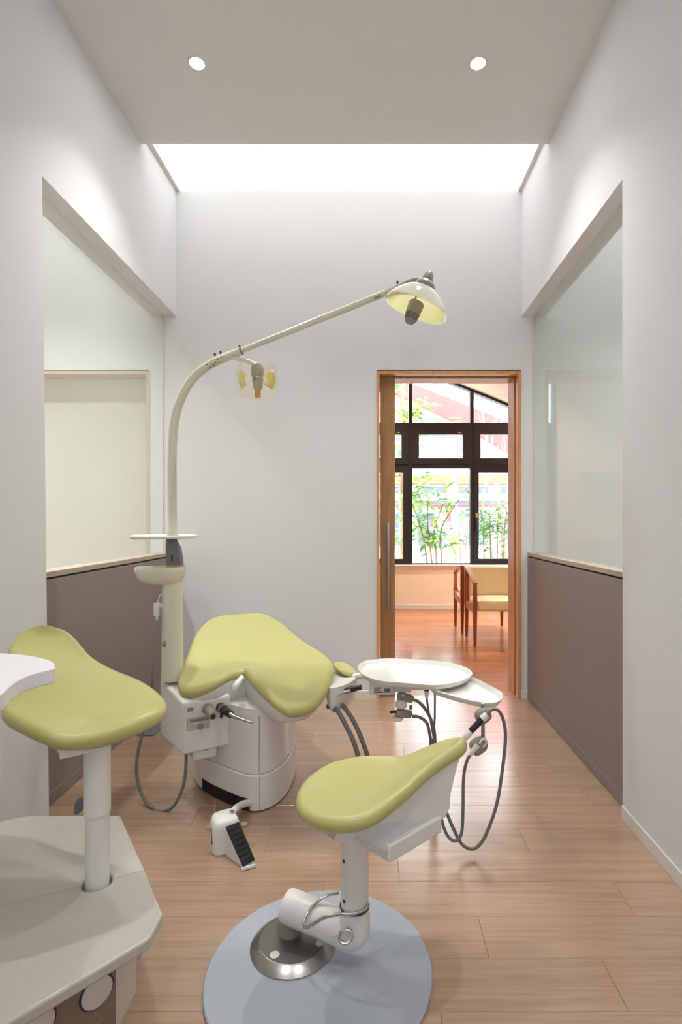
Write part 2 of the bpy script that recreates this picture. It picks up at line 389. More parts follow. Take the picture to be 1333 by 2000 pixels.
for x_ in (RX0, -.17, RX1-.04): MB().box(x_, x_+.04, YR-.08, YR-.02, RZ0, RZ1).build('stile', 'black_frame', rg_, smooth=0)
for z_ in (RZ0, RZ1-.04): MB().box(RX0+.04, RX1-.04, YR-.075, YR-.025, z_, z_+.04).build('rail', 'black_frame', rg_, smooth=0)
for x_ in (RX0+.04, -.13): MB().box(x_, x_+.44, YR-.053, YR-.047, RZ0+.04, RZ1-.04).build('pane', 'clear_glass', rg_, smooth=0)
for n_, x0, x1 in (('wall_far_left', XROOML-.1, XROOML), ('wall_far_right', XROOMR, XROOMR+.1)):
    struct(MB().box(x0, x1, YR, YB+.19, 0, 3.5).build(n_, 'white_paint', smooth=0), 'outer white wall of the neighbouring room on the '+n_[9:], 'wall')

# doorway of this room: frame, sliding door
fr = empty('door_1', (.49, YB, 0), 'cedar door frame of the doorway to the waiting room', 'door frame', kind='structure')
yf0, yf1 = YB-.008, YB+.246
MB().box(DX1, DX1+.02, yf0, YB+.044, 0, DZ+.02).build('jamb', 'cedar', fr, bevel=.001)
MB().box(DX1, DX1+.02, YB+.1, yf1, 0, DZ+.02).build('jamb', 'cedar', fr, bevel=.001)
MB().box(DX1+.010, DX1+.02, YB+.044, YB+.1, 0, DZ+.02).build('track_groove', 'chair_wood', fr, smooth=0)
MB().box(DX0-.02, DX0, yf0, YB+.044, 0, DZ+.02).build('jamb', 'cedar', fr, bevel=.001)
MB().box(DX0, DX1, yf0, YB+.044, DZ, DZ+.02).build('head_rail', 'cedar', fr, bevel=.001)
MB().box(DX0-.02, DX1, YB+.1, yf1, DZ, DZ+.02).build('head_rail', 'cedar', fr, bevel=.001)
MB().box(DX0, DX1, YB+.044, YB+.1, DZ+.014, DZ+.02).build('track_groove', 'gap_dark', fr, smooth=0)
sdx1 = (772-CX)/FPX*(YB+.06)
sl = empty('sliding_door', (-.3, YB+.07, .004), 'brown oak sliding door pushed aside into the left of the doorway', 'door')
ya, yb = YB+.055, YB+.088; xs0 = (740.3-CX)/FPX*ya; xs1 = (743.6-CX)/FPX*ya
zs = H+(CY-763)/FPX*ya
MB().box(-.75, xs0, ya, yb, .004, DZ+.012).build('leaf', 'oak_door', sl, smooth=0)
MB().box(xs1, sdx1, ya, yb, .004, DZ+.012).build('leaf', 'oak_door', sl, bevel=.001)
MB().box(xs0, xs1, ya, yb, zs, DZ+.012).build('slit_head', 'oak_door', sl, smooth=0)
MB().box(xs0, xs1, ya, yb, .004, .2).build('slit_foot', 'oak_door', sl, smooth=0)
MB().box(xs0, xs1, ya+.012, ya+.018, .2, zs).build('slit_glass', 'clear_glass', sl, smooth=0)
hx = (758.8-CX)/FPX*(ya-.02); z1, z0 = H+(CY-1021)/FPX*(ya-.02), H+(CY-1193)/FPX*(ya-.02)
h = MB().box(hx-.0085, hx+.0085, ya-.026, ya-.016, z0, z1).build('handle', 'steel', sl, bevel=.003)
for z in (z0+.03, z1-.03): MB().box(hx-.004, hx+.004, ya-.0165, ya+.001, z-.004, z+.004).build('handle_post', 'steel', h, smooth=0)

# doors of the neighbouring rooms
def sidedoor(n, x0, x1, label, panel):
    d = empty('door_%d' % n, ((x0+x1)/2, YB, 0), label, 'door', kind='structure')
    for q in (x0, x1-.018): MB().box(q, q+.018, YB-.006, YB+.19, 0, DZ+.02).build('jamb', 'pale_wood', d, smooth=0)
    MB().box(x0+.018, x1-.018, YB-.006, YB+.19, DZ+.002, DZ+.02).build('head_rail', 'pale_wood', d, smooth=0)
    return d
d2 = sidedoor(2, *doors[0], 'pale wooden doorway with a frosted door seen through the left glass', None)
x0, x1 = doors[0]
MB().box(x0+.018, x1-.018, YB+.12, YB+.15, .005, DZ).build('leaf', 'frost_door', d2, smooth=0)
# waiting room shell: sloping ceiling follows the window head
YW = 6.98
def zceil(x): return 2.908-.405*(x-1.122)
b = MB(); b.wall_poly([(-2.6, zceil(-2.6)), (3.7, zceil(3.7)), (3.7, zceil(3.7)+.12), (-2.6, zceil(-2.6)+.12)], YB+.19, YW+.5)
struct(b.build('ceiling', 'cream_ceiling', smooth=0), 'cream sloping ceiling of the waiting room', 'ceiling')
struct(MB().box(-2.7, -2.6, YB+.19, YW+.15, 0, 4.6).build('wall_waiting_left', 'cream_wall', smooth=0), 'cream left end wall of the waiting room', 'wall')
struct(MB().box(3.6, 3.7, YB+.19, YW+.15, 0, 3.2).build('wall_waiting_right', 'cream_wall', smooth=0), 'cream right end wall of the waiting room', 'wall')
struct(MB().box(-2.7, 3.7, YB+.04, YB+.19, 3.5, 4.6).build('wall_upper', 'cream_wall', smooth=0), 'cream upper wall above the doorways on the waiting room side', 'wall')
WX0, WX1 = -.318, 2.90
b = MB().box(-2.6, 3.6, YW, YW+.15, 0, .56)
b.wall_poly([(-2.6, .56), (WX0, .56), (WX0, zceil(WX0)), (-2.6, zceil(-2.6))], YW, YW+.15)
b.wall_poly([(WX1, .56), (3.6, .56), (3.6, zceil(3.6)), (WX1, zceil(WX1))], YW, YW+.15)
wf = b.build('wall_front', 'cream_wall', smooth=0); struct(wf, 'cream low wall under the waiting room window', 'wall')
struct(MB().box(-2.6, 3.6, YW-.008, YW, 0, .06).build('baseboard_front', 'white_board', bevel=.002), 'cream baseboard below the waiting room window', 'baseboard')
wn = empty('window_3', (.9, YW+.06, .56), 'large black framed window of the waiting room', 'window', kind='structure')
MB().box(WX0, WX1, YW-.03, YW+.15, .56, .572).build('sill', 'tabletop_white', wn, bevel=.002)
mul = [-.293, .505, 1.299, 2.09, 2.88]; y0, y1 = YW+.03, YW+.11
for x in mul: MB().box(x-.023, x+.023, y0, y1, .572, zceil(x)-.02).build('mullion', 'black_frame', wn, bevel=.002)
for a, c in ((2.36, 2.404), (1.816, 1.872)): MB().box(WX0, WX1, y0+.004, y1-.004, a, c).build('transom', 'black_frame', wn, smooth=0)
MB().box(WX0, WX1, y0+.006, y1-.006, .572, .59).build('bottom_rail', 'black_frame', wn, smooth=0)
MB().wall_poly([(WX0, zceil(WX0)-.035), (WX1, zceil(WX1)-.035), (WX1, zceil(WX1)), (WX0, zceil(WX0))], y0-.01, y1).build('head_rail', 'black_frame', wn, smooth=0)
yg = YW+.07
for i in range(4):
    a, c = mul[i]+.023, mul[i+1]-.023
    if zceil(c) > 2.45:
        MB().wall_poly([(a, 2.404), (c, 2.404), (c, zceil(c)-.035), (a, zceil(a)-.035)], yg, yg+.006).build('pane', 'clear_glass', wn, smooth=0)
    def ring(x0, x1, z0, z1, g0, g1, h0, h1):
        return MB().box(x0, g0, y0-.012, y1-.02, z0, z1).box(g1, x1, y0-.012, y1-.02, z0, z1).box(g0, g1, y0-.012, y1-.02, z0, h0).box(g0, g1, y0-.012, y1-.02, h1, z1)
    s = ring(a, c, 1.872, 2.36, a+.085, c-.095, 1.944, 2.25).build('sash', 'black_frame', wn, smooth=0)
    MB().box(a+.085, c-.095, yg, yg+.006, 1.944, 2.25).build('pane', 'clear_glass', s, smooth=0)
    MB().box(c-.16, c-.115, y0-.022, y0-.012, 2.268, 2.282).build('latch', 'brass', s, smooth=0)
    if i in (0, 2):
        s = ring(a, c, .59, 1.816, a+.062, c-.075, .647, 1.759).build('casement', 'black_frame', wn, smooth=0)
        MB().box(a+.062, c-.075, yg, yg+.006, .647, 1.759).build('pane', 'clear_glass', s, smooth=0)
        MB().box(a+.022, a+.042, y0-.05, y0-.012, .99, 1.20).build('handle', 'black_plastic', s, bevel=.004)
        MB().box(a+.018, a+.044, y0-.052, y0-.012, 1.18, 1.235).build('handle_base', 'brass', s, bevel=.002)
    else:
        MB().box(a, c, yg, yg+.006, .59, 1.816).build('pane', 'clear_glass', wn, smooth=0)

# ------------------------------------------------------------------ downlights
def downlight(x, y, label, group='recessed downlights', k=1.0, z=None, col=(1, .99, .98)):
    ZC = z or globals()['ZC']
    d = empty('downlight', (x, y, ZC), label, 'ceiling light', group)
    MB().lathe([(.032, -.004), (.040, -.004), (.042, 0), (.032, 0), (.032, -.004)], (x, y, ZC), seg=36).build('trim_ring', 'white_board', d)
    MB().lathe([(0, -.001), (.0325, -.001), (.0325, -.003), (0, -.003)], (x, y, ZC), seg=32).build('lens', 'lamp_emit', d)
    ld = bpy.data.lights.new('downlight_beam', 'SPOT'); ld.energy = DOWN_W*k; ld.spot_size = R(105); ld.spot_blend = 1.0
    ld.shadow_soft_size = .03; ld.color = col
    lo = bpy.data.objects.new('downlight_beam', ld); COL.objects.link(lo); lo.parent = d; lo.location = (0, 0, -.01)
downlight(-.782, 2.433, 'bright round downlight in the ceiling on the left', k=1.35)
downlight(.477, 2.433, 'bright round downlight in the ceiling on the right', k=1.35)
downlight(-.782, .36, 'left downlight above the viewer, nearer than the lit pair', k=.8)
downlight(.477, .36, 'right downlight above the viewer, nearer than the lit pair', k=.8)
for x_, y_, w_ in ((-2.0, 1.2, 'near'), (-3.0, 1.2, 'outer near'), (-2.0, 2.6, 'far'), (-3.0, 2.6, 'outer far')):  # unseen lamps, added to brighten the room behind the left glass
    downlight(x_, y_, '%s added downlight brightening the neighbouring room on the left' % w_, k=3.7)
for x_, y_, w_ in ((1.9, 1.2, 'near'), (2.8, 1.2, 'outer near'), (1.9, 2.6, 'far'), (2.8, 2.6, 'outer far')):  # unseen lamps, added to brighten the room behind the right glass
    downlight(x_, y_, '%s added downlight brightening the neighbouring room on the right' % w_, k=2.5)
for x_, y_, w_ in ((-.12, 6.2, 'left'), (2.0, 6.0, 'right')):  # unseen warm lamps, put in to brighten the waiting room
    downlight(x_, y_, '%s added warm downlight brightening the waiting room' % w_, k=5.2, z=zceil(x_)-.03, col=(1, .94, .85))
for z in (1.763, .908):
    tag(MB().box(-1.9, -.597, YW-.16, YW-.0005, z-.009, z+.009).build('wall_shelf', 'tray_white', bevel=.001),
        'thin white shelf on the waiting room wall, the %s one' % ('upper' if z > 1.2 else 'lower'), 'shelf', 'waiting room wall shelves')

# ------------------------------------------------------------------ objects
# ------------------------------------------------------------------ stools
def V(x, y, z): return Vector((x, y, z))
# operator stool in front: saddle seat on a white shell, bent pedestal on a steel dome, all on a round mat
matc = V(-.1315, 1.3816, 0); MR = .2854
o = MB().lathe([(0, 0), (MR, 0), (MR, .008), (MR-.003, .011), (0, .011)], matc, seg=96).build('floor_mat', 'mat_grey', origin=matc)
tag(o, 'round pale grey floor plate under the front stool', 'floor plate')
dc = V(-.209, 1.45, .011)
st = empty('operator_stool', dc, 'lime saddle stool on a bent white pedestal and round grey plate in front', 'stool', 'lime saddle stools')
dm = MB().lathe([(0, 0), (.1127, 0), (.1127, .004), (.109, .007), (.092, .021), (.089, .0222), (.0885, .0212), (0, .0212)], dc, seg=64).build('dome_base', 'steel', st, smooth=35)
MB().lathe([(0, .0212), (.088, .0212), (.088, .0222), (0, .0222)], dc, seg=64).build('dome_top', 'steel_seat_reflection', st)
for px, py, r in ((537, 1865, .0125), (625, 1843, .011)):
    q = PZ(px, py, dc.z+.0226); MB().lathe([(0, 0), (r, 0), (r, .001), (0, .001)], q, seg=24).build('sticker', 'disc_white', dm)
c0, c1 = V(-.232, 1.470, .105), V(-.043, 1.388, .088)     # far end and elbow of the arm
ax = V(-.043, 1.388, 0)
pa = MB(); pa.tube([c0, c0+(c1-c0)*.02, c0+(c1-c0)*.06, c0+(c1-c0)*.5, c0+(c1-c0)*.86, V(-.045, 1.389, .095), V(-.043, 1.388, .125), V(-.043, 1.388, .156)],
    [.026, .037, .042, .042, .041, .040, .039, .037], seg=28, n=5)
arm = pa.build('pedestal_arm', 'white_plastic', st, smooth=60)
MB().lathe([(0, 0), (.030, 0), (.032, .03), (.03, .05), (0, .05)], (c0.x+.01, c0.y-.004, dc.z+.02), seg=24).build('pivot', 'grey_plastic', st)
MB().lathe([(0, .15), (.0355, .15), (.0355, .36), (0, .36)], (ax.x, ax.y, 0), seg=32).build('column', 'white_plastic', st)
MB().lathe([(.0355, .160), (.0385, .160), (.0385, .164), (.0355, .164), (.0355, .160)], (ax.x, ax.y, 0), seg=32).build('collar_ring', 'black_plastic', st)
for px, py in ((672, 1682), (673, 1760), (676, 1789), (676, 1806), (551, 1789)):
    q = P(px, py, 1.3625 if px > 600 else 1.437); MB().lathe([(0, -.004), (.003, -.004), (.003, .004), (0, .004)], q, Matrix.Rotation(R(90), 3, 'X'), 12).build('screw', 'print_dark', st)
ring_pts = [P(663, 1744, 1.432), P(634, 1751, 1.43), P(610, 1771, 1.415), P(597, 1794, 1.395), P(594, 1805, 1.38), P(599, 1811, 1.365), P(614, 1804, 1.35), P(637, 1791, 1.342),
            P(669, 1785, 1.338), P(692, 1784, 1.339), P(712, 1776, 1.352), P(720, 1765, 1.378), P(716, 1757, 1.405)]
MB().tube(ring_pts, .0042, seg=10, n=8).build('release_ring', 'chrome', st, smooth=60)
lq = P(676, 1826, 1.345)
MB().tube([lq+V(-.012, 0, .010), lq+V(-.014, -.012, -.004), lq+V(0, -.016, -.009), lq+V(.014, -.010, -.001), lq+V(.014, .0, .008), lq+V(0, .002, .012)], .0042, seg=10, n=5).build('latch', 'chrome', st, smooth=60)
# seat: nose lies near-left, tail rises to the far right
S_out = [P(578, 1562, 1.40), P(586, 1585, 1.345), P(612, 1602, 1.30), P(650, 1611, 1.272), P(690, 1610, 1.262), P(725, 1600, 1.268), P(760, 1578, 1.30),
         P(800, 1545, 1.352), P(840, 1508, 1.405), P(880, 1480, 1.46), P(908, 1462, 1.50), P(913, 1449, 1.56), P(900, 1444, 1.61), P(870, 1449, 1.62), P(830, 1464, 1.615), P(790, 1480, 1.62),
         P(745, 1479, 1.62), P(700, 1481, 1.595), P(650, 1492, 1.555), P(610, 1513, 1.50), P(587, 1537, 1.45)]
S_out = [v+V(0, 0, .020) if False else v for v in S_out]
def sp(px, py, Y): return P(px, py, Y)
A_, B_, C_ = P(668, 1548, 1.43), P(745, 1535, 1.46), P(868, 1474, 1.535)
S_sp = [A_, A_, A_, A_, A_.lerp(B_, .3), A_.lerp(B_, .7), B_, B_.lerp(C_, .3), B_.lerp(C_, .6), B_.lerp(C_, .85), C_, C_, C_, B_.lerp(C_, .85), B_.lerp(C_, .55), B_.lerp(C_, .2),
        B_, A_.lerp(B_, .5), A_, A_, A_]
for i, v in enumerate(S_out): v.z += .012
MB().cushion(S_out, S_sp, .020, n=5).build('seat', 'lime_vinyl', st, smooth=75, relax=45)
# shell under the seat: a keel whose near side is built first, then swept across to the far side
zb = .352
NS = [(672, 1616, 1.305, .13), (700, 1610, 1.282, .17), (733, 1598, 1.286, .21), (765, 1576, 1.318, .21), (803, 1543, 1.366, .20), (842, 1507, 1.418, .18), (880, 1480, 1.472, .14), (905, 1467, 1.512, .10),
      (894, 1505, 1.495, .11), (884, 1545, 1.478, .13), (882, 1578, 1.464, .14), (873, 1597, 1.445, .15), (840, 1617, 1.402, .16), (800, 1641, 1.350, .16), (766, 1661, 1.306, .16), (750, 1666, 1.292, .16), (730, 1660, 1.298, .15), (700, 1640, 1.318, .13), (682, 1626, 1.325, .13)]
near_l = [P(a_, b_, c_) for a_, b_, c_, d_ in NS]
wv = V(-.68, .73, 0)
def swept(t, dz): return [p+wv*(n_[3]*t)+V(0, 0, max(dz*(1 if i < 6 else .45), zb+.008-p.z) if i <= 7 else 0) for i, (p, n_) in enumerate(zip(near_l, NS))]
ins_ = [p.lerp(P(795, 1575, 1.41), .035) for p in near_l]
MB().loft([ins_, [p+wv*.010 for p in near_l], swept(.3, -.105), swept(.7, -.115), swept(.98, -.09)]).build('seat_shell', 'white_plastic', st, smooth=50)
tb = [PZ(752, 1668, zb-.001), PZ(772, 1682, zb-.028), PZ(866, 1626, zb-.028), PZ(868, 1600, zb-.001)]
d1 = (tb[2]-tb[1]); d1.z = 0; d1.normalize(); d2 = V(-d1.y, d1.x, 0)
M = Matrix((( d1.x, d2.x, 0, tb[1].x), (d1.y, d2.y, 0, tb[1].y), (0, 0, 1, 0), (0, 0, 0, 1)))
Lb = (tb[2]-tb[1]).length
MB().box(-.015, Lb, .004, .085, zb-.030, zb+.012, M).build('under_box', 'white_plastic', st, bevel=.004)

# low platform with the assistant stool on it
ZT = .19
def slabpt(px, py): return PZ(px, py, ZT)
seamA, seamB = slabpt(0, 1763), slabpt(283, 1698)
dseam = (seamB-seamA).normalized(); sA = seamA-dseam*.28
pl = empty('platform', (-.85, 1.3, 0), 'low platform with a marbled top and brown front at the left edge', 'platform')
far = [slabpt(60, 1592), slabpt(235, 1592), seamB]
near = [seamB, slabpt(318, 1783), slabpt(293, 1832), slabpt(33, 1987)]
dn = (near[3]-near[2]).normalized()
xl = XL+.012
leftfar = V(xl, far[0].y-.10, ZT)
poly_far = [(sA+(seamB-sA)*0).xy.to_tuple(), seamB.xy.to_tuple(), far[1].xy.to_tuple(), far[0].xy.to_tuple(), (max(xl, far[0].x-.04), far[0].y-.05)]
endn = near[3]+dn*.25
holec = slabpt(190, 1722); HR = .036
def slab(poly, name):
    b = MB(); lp = [V(x, y, 0) for x, y in poly]
    b.loft([atz(inset(lp, .006), ZT-.030), atz(lp, ZT-.024), atz(lp, ZT-.007), atz(inset(lp, .002), ZT-.002), atz(inset(lp, .007), ZT)])
    return b.build(name, 'marble', pl, smooth=30)
g = V(-dseam.y, dseam.x, 0)*.0009
# notch the two boards around the stool column
def arc(side):
    out = []
    for k in range(11):
        a = math.pi*k/10; u = -math.cos(a)*HR; wv = math.sin(a)*HR*side
        out.append(holec+dseam*u+V(-dseam.y, dseam.x, 0)*wv)
    return out
pf = [sA+g, *[p+g for p in arc(1)], seamB+g, far[1], far[0], V(xl, far[0].y-.06, 0), V(xl, sA.y, 0)]
pn = [*([sA-g]+[p-g for p in arc(-1)]+[seamB-g]), near[1], near[2], near[3], endn, V(xl, endn.y, 0), V(xl, sA.y-.01, 0)]
def slab2(pts, name):
    b = MB(); lp = [V(p.x, p.y, 0) for p in pts]
    b.loft([atz(lp, ZT-.028), atz(lp, ZT)]); return b.build(name, 'marble', pl, bevel=.006, smooth=30, seg=3)
slab2(pf, 'rear_board'); slab2(pn, 'front_board')
A0, B0 = PZ(267, 1935, 0), V(-.571, 1.235, 0); B0 = V(A0.x+.001, (A0.x+.001)*FPX/(229-CX), 0)
e1 = B0+dn*.62
dr_ = (far[1]-near[1]).normalized(); A1 = A0+V(dr_.x, dr_.y, 0)*.32
ib = [V(A0.x, A0.y, 0), V(A1.x, A1.y, 0), V(xl+.05, A1.y, 0), V(xl+.05, e1.y, 0), e1, B0]
MB().loft([atz(ib, 0), atz(ib, ZT-.0285)]).build('base_box', 'disc_white', pl, smooth=0)
nf = V(-dn.y, dn.x, 0); 
if nf.y > 0: nf = -nf
fp = MB(); q0, q1 = B0+nf*.003+dn*.004, e1+nf*.003
fp.add([q0, q1, q1+V(0, 0, ZT-.03), q0+V(0, 0, ZT-.03), q0-nf*.0025, q1-nf*.0025, q1-nf*.0025+V(0, 0, ZT-.03), q0-nf*.0025+V(0, 0, ZT-.03)], [(0, 1, 2, 3), (7, 6, 5, 4), (0, 4, 5, 1), (3, 2, 6, 7), (0, 3, 7, 4), (1, 5, 6, 2)])
front = fp.build('front_panel', 'brown_panel', pl, smooth=0)
Mf = Matrix((( dn.x, 0, nf.x), (dn.y, 0, nf.y), (0, 1, 0)))
pcen = onplane(189, 1937, q0, nf); pc2 = onplane(72, 2001, q0, nf)
for pc in (pcen, pc2):
    MB().lathe([(0, 0), (.0365, 0), (.0365, .001), (0, .001)], pc, Mf, 40).build('disc_rim', 'print_dark', front)
    MB().lathe([(0, .001), (.0325, .001), (.0325, .004), (.031, .005), (0, .005)], pc, Mf, 40).build('foot_disc', 'disc_white', front)
tr = onplane(186, 1993, q0, nf)
t_ = MB()
tri = [tr+dn*-.016+V(0, 0, -.010), tr+dn*.016+V(0, 0, -.010), tr+V(0, 0, .017)]
t_.tube(tri+[tri[0]], .0008, seg=6, smooth=False); t_.build('triangle_mark', 'sill_wood', front)

col = V(holec.x, holec.y, 0)
sl2 = empty('assistant_stool', (col.x, col.y, ZT-.03), 'lime saddle stool on a straight white post through the left platform', 'stool', 'lime saddle stools')
MB().lathe([(0, .0), (.0295, 0), (.0295, .215), (0, .215)], (col.x, col.y, ZT-.028), seg=32).build('post', 'white_plastic', sl2)
MB().lathe([(0, 0), (.033, 0), (.033, .004), (.033, .19), (0, .19)], (col.x, col.y, .375), seg=32).build('post_sleeve', 'white_plastic', sl2)
q = P(157, 1572, col.y+.03)
MB().tube([V(col.x-.02, col.y+.03, q.z+.012), q+V(.004, 0, .006), q+V(-.004, 0, -.008), q+V(-.012, 0, -.022)], [.012, .015, .013, .007], seg=12).build('height_lever', 'slate_plastic', sl2, smooth=60)
AO = [P(92, 1220, 1.80), P(130, 1228, 1.795), P(152, 1246, 1.77), P(182, 1279, 1.72), P(225, 1304, 1.68), P(281, 1327, 1.63), P(316, 1352, 1.58), P(326, 1372, 1.535), P(312, 1388, 1.48),
      P(268, 1408, 1.43), P(214, 1426, 1.395), P(161, 1437, 1.365), P(112, 1438, 1.345), P(75, 1425, 1.355), P(38, 1408, 1.385), P(10, 1392, 1.43), P(1, 1376, 1.48), P(8, 1352, 1.52), P(22, 1320, 1.57), P(18, 1290, 1.64), P(15, 1262, 1.72), P(36, 1232, 1.78), P(60, 1222, 1.795)]
a1, a2, a3 = P(95, 1250, 1.775), P(130, 1330, 1.60), P(165, 1392, 1.47)
ASp = [a1, a1, a1, a1.lerp(a2, .4), a1.lerp(a2, .8), a2.lerp(a3, .3), a3.lerp(a2, .3), a3, a3, a3, a3, a3, a3, a3, a3, a3, a3.lerp(a2, .4), a2, a2.lerp(a1, .2), a2.lerp(a1, .5), a1, a1, a1]
MB().cushion(AO, ASp, .021, n=5).build('seat', 'lime_vinyl', sl2, smooth=75, relax=45)
q = P(150, 1452, 1.40)
MB().box(-.055, .055, -.05, .06, .548, .572, rotz((col.x-.035, col.y-.01, 0), R(35))).build('seat_plate', 'white_plastic', sl2, bevel=.003)
uo = cat_closed(AO, 3); us = V(col.x-.03, col.y+.08, 0)
f0 = [V(p.x+(us.x-p.x)*.12, p.y+(us.y-p.y)*.12, p.z-.046) for p in uo]; f1 = [V(p.x+(us.x-p.x)*.6, p.y+(us.y-p.y)*.6, max(.570, p.z*.3+.7*.575)) for p in uo]
MB().loft([f0, f1], top=False).build('seat_shell', 'white_plastic', sl2, smooth=50)

# wall-hung counter at the left edge
ct = empty('counter', (-1.0, .85, .6), 'white counter with a waved rounded front edge at the left edge', 'counter')
ZCT = .85
cp = [PZ(0, 1275, ZCT), PZ(40, 1277.5, ZCT), PZ(75, 1283, ZCT), PZ(97, 1289, ZCT), PZ(107, 1296, ZCT), PZ(107, 1303, ZCT), PZ(95, 1307, ZCT), PZ(70, 1313, ZCT), PZ(45, 1322, ZCT), PZ(24, 1335, ZCT), PZ(5, 1353, ZCT)]
cs = cat_open(cp, 4)+[V(-.63, .82, ZCT), V(-.62, .55, ZCT), V(XL+.002, .55, ZCT), V(XL+.002, 1.215, ZCT)]
MB().loft([atz(cs, ZCT-.031), atz(cs, ZCT)]).build('worktop', 'tabletop_white', ct, bevel=.003, smooth=40)
MB().box(XL+.002, -.775, .58, 1.14, .598, ZCT-.0315).build('drawer_box', 'white_plastic', ct, bevel=.003)
MB().box(-.774, -.771, .60, 1.12, .61, .80).build('drawer_front', 'tabletop_white', ct, bevel=.001)

# ------------------------------------------------------------------ treatment couch
bo = [(-.80, 2.48), (-.785, 2.40), (-.70, 2.285), (-.58, 2.19), (-.49, 2.135), (-.43, 2.135), (-.375, 2.20), (-.345, 2.34), (-.36, 2.58), (-.48, 2.74), (-.66, 2.74), (-.77, 2.62)]
bl = cat_closed([V(x, y, 0) for x, y in bo], 6)
co = empty('treatment_couch', (-.57, 2.45, 0), 'lime treatment couch on a white drum base in the middle of the room', 'treatment couch')
sk = MB().loft([atz(bl, .006), atz(bl, .139), atz(inset(bl, .004), .143)]).build('base_skirt', 'white_plastic', co, smooth=40)
MB().loft([atz(inset(bl, .012), 0), atz(inset(bl, .012), .006)]).build('base_foot', 'black_plastic', co)
ub = inset(bl, .005)
up = MB().loft([atz(inset(ub, .003), .1435), atz(ub, .147), atz(inset(ub, .006), .40)]).build('drum', 'white_plastic', co, smooth=40)
# dark strip laid proud of the skirt, standing in for a recess's shade
i0, i1 = 11, 25
so_ = MB(); outer = inset(bl, -.0012)
for i in range(i0, i1):
    t0, t1 = (i-i0)/(i1-i0), (i+1-i0)/(i1-i0); h0, h1 = .052, .052
    a, c = outer[i], outer[i+1]; a2_, c2_ = bl[i], bl[i+1]
    so_.add([V(a.x, a.y, .006), V(c.x, c.y, .006), V(c.x, c.y, h1), V(a.x, a.y, h0), V(a2_.x, a2_.y, .006), V(c2_.x, c2_.y, .006), V(c2_.x, c2_.y, h1), V(a2_.x, a2_.y, h0)],
            [(0, 1, 2, 3), (7, 6, 5, 4), (3, 2, 6, 7), (0, 4, 5, 1), (0, 3, 7, 4), (1, 5, 6, 2)])
so_.build('recess_shade_strip', 'black_rubber', sk, smooth=40)
for (nm, pa_, z0, z1) in (('seam', ub, .15, .375), ('seam', bl, .01, .138)):
    k = min(range(len(pa_)), key=lambda i: abs(CX+pa_[i].x/pa_[i].y*FPX-(508 if z0 > .1 else 505))+(0 if pa_[i].y < 2.3 else 999))
    p = pa_[k]; d = V(p.x+.55, p.y-2.45, 0).normalized()
    MB().box(-.0007, .0007, -.001, .004, z0, z1, rotz((p.x+d.x*.0004, p.y+d.y*.0004, 0), math.atan2(d.y, d.x)+R(90))).build(nm, 'print_grey', up if z0 > .1 else sk, smooth=0)
CO = [P(455, 1199, 3.10), P(514, 1197, 3.12), P(548, 1211, 2.966), P(573, 1232, 2.775), P(594, 1249, 2.64), P(628, 1270, 2.476), P(647, 1285, 2.40), P(653, 1303, 2.31), P(646, 1328, 2.227), P(631, 1354, 2.118),
      P(606, 1374, 2.067), P(576, 1380, 2.045), P(553, 1376, 2.04), P(521, 1352, 2.075), P(495, 1327, 2.145), P(479, 1308, 2.235), P(470, 1309, 2.24), P(452, 1312, 2.213), P(421, 1328, 2.148), P(383, 1342, 2.12), P(360, 1342, 2.13),
      P(348, 1332, 2.15), P(349, 1315, 2.21), P(364, 1278, 2.45), P(379, 1240, 2.70), P(398, 1216, 2.93), P(423, 1203, 3.07)]
k0, k1, k2, k3, k4 = P(487, 1208, 2.98), P(490, 1243, 2.66), P(520, 1284, 2.38), P(568, 1338, 2.17), P(425, 1293, 2.35)
CS = [k0, k0, k0, k0.lerp(k1, .5), k1, k1.lerp(k2, .6), k2, k2.lerp(k3, .4), k3, k3, k3, k3, k3, k3, k3.lerp(k2, .4), k2, k2.lerp(k4, .3), k4, k4, k4, k4, k4, k4, k1.lerp(k4, .6), k1, k0.lerp(k1, .4), k0]
cu = MB().cushion(CO, CS, .024, n=5).build('cushion', 'lime_vinyl', co, smooth=75, relax=45)
cl = cat_closed(CO, 4); ctr = V(-.52, 2.45, 0)
def shrink(p, k, c=ctr): return V(p.x+(c.x-p.x)*k, p.y+(c.y-p.y)*k, p.z)
s0 = [V(*(shrink(p, .03).xy), p.z-.036) for p in cl]
s1 = [V(*(shrink(p, .05).xy), p.z-.060) for p in cl]
s2 = [V(*(shrink(p, .16).xy), max(.36, p.z-.105)) for p in cl]
s3 = [V(*(shrink(p, .45).xy), .355) for p in cl]
MB().loft([s0, s1, s2, s3], top=False).build('couch_shell', 'white_plastic', co, smooth=50)
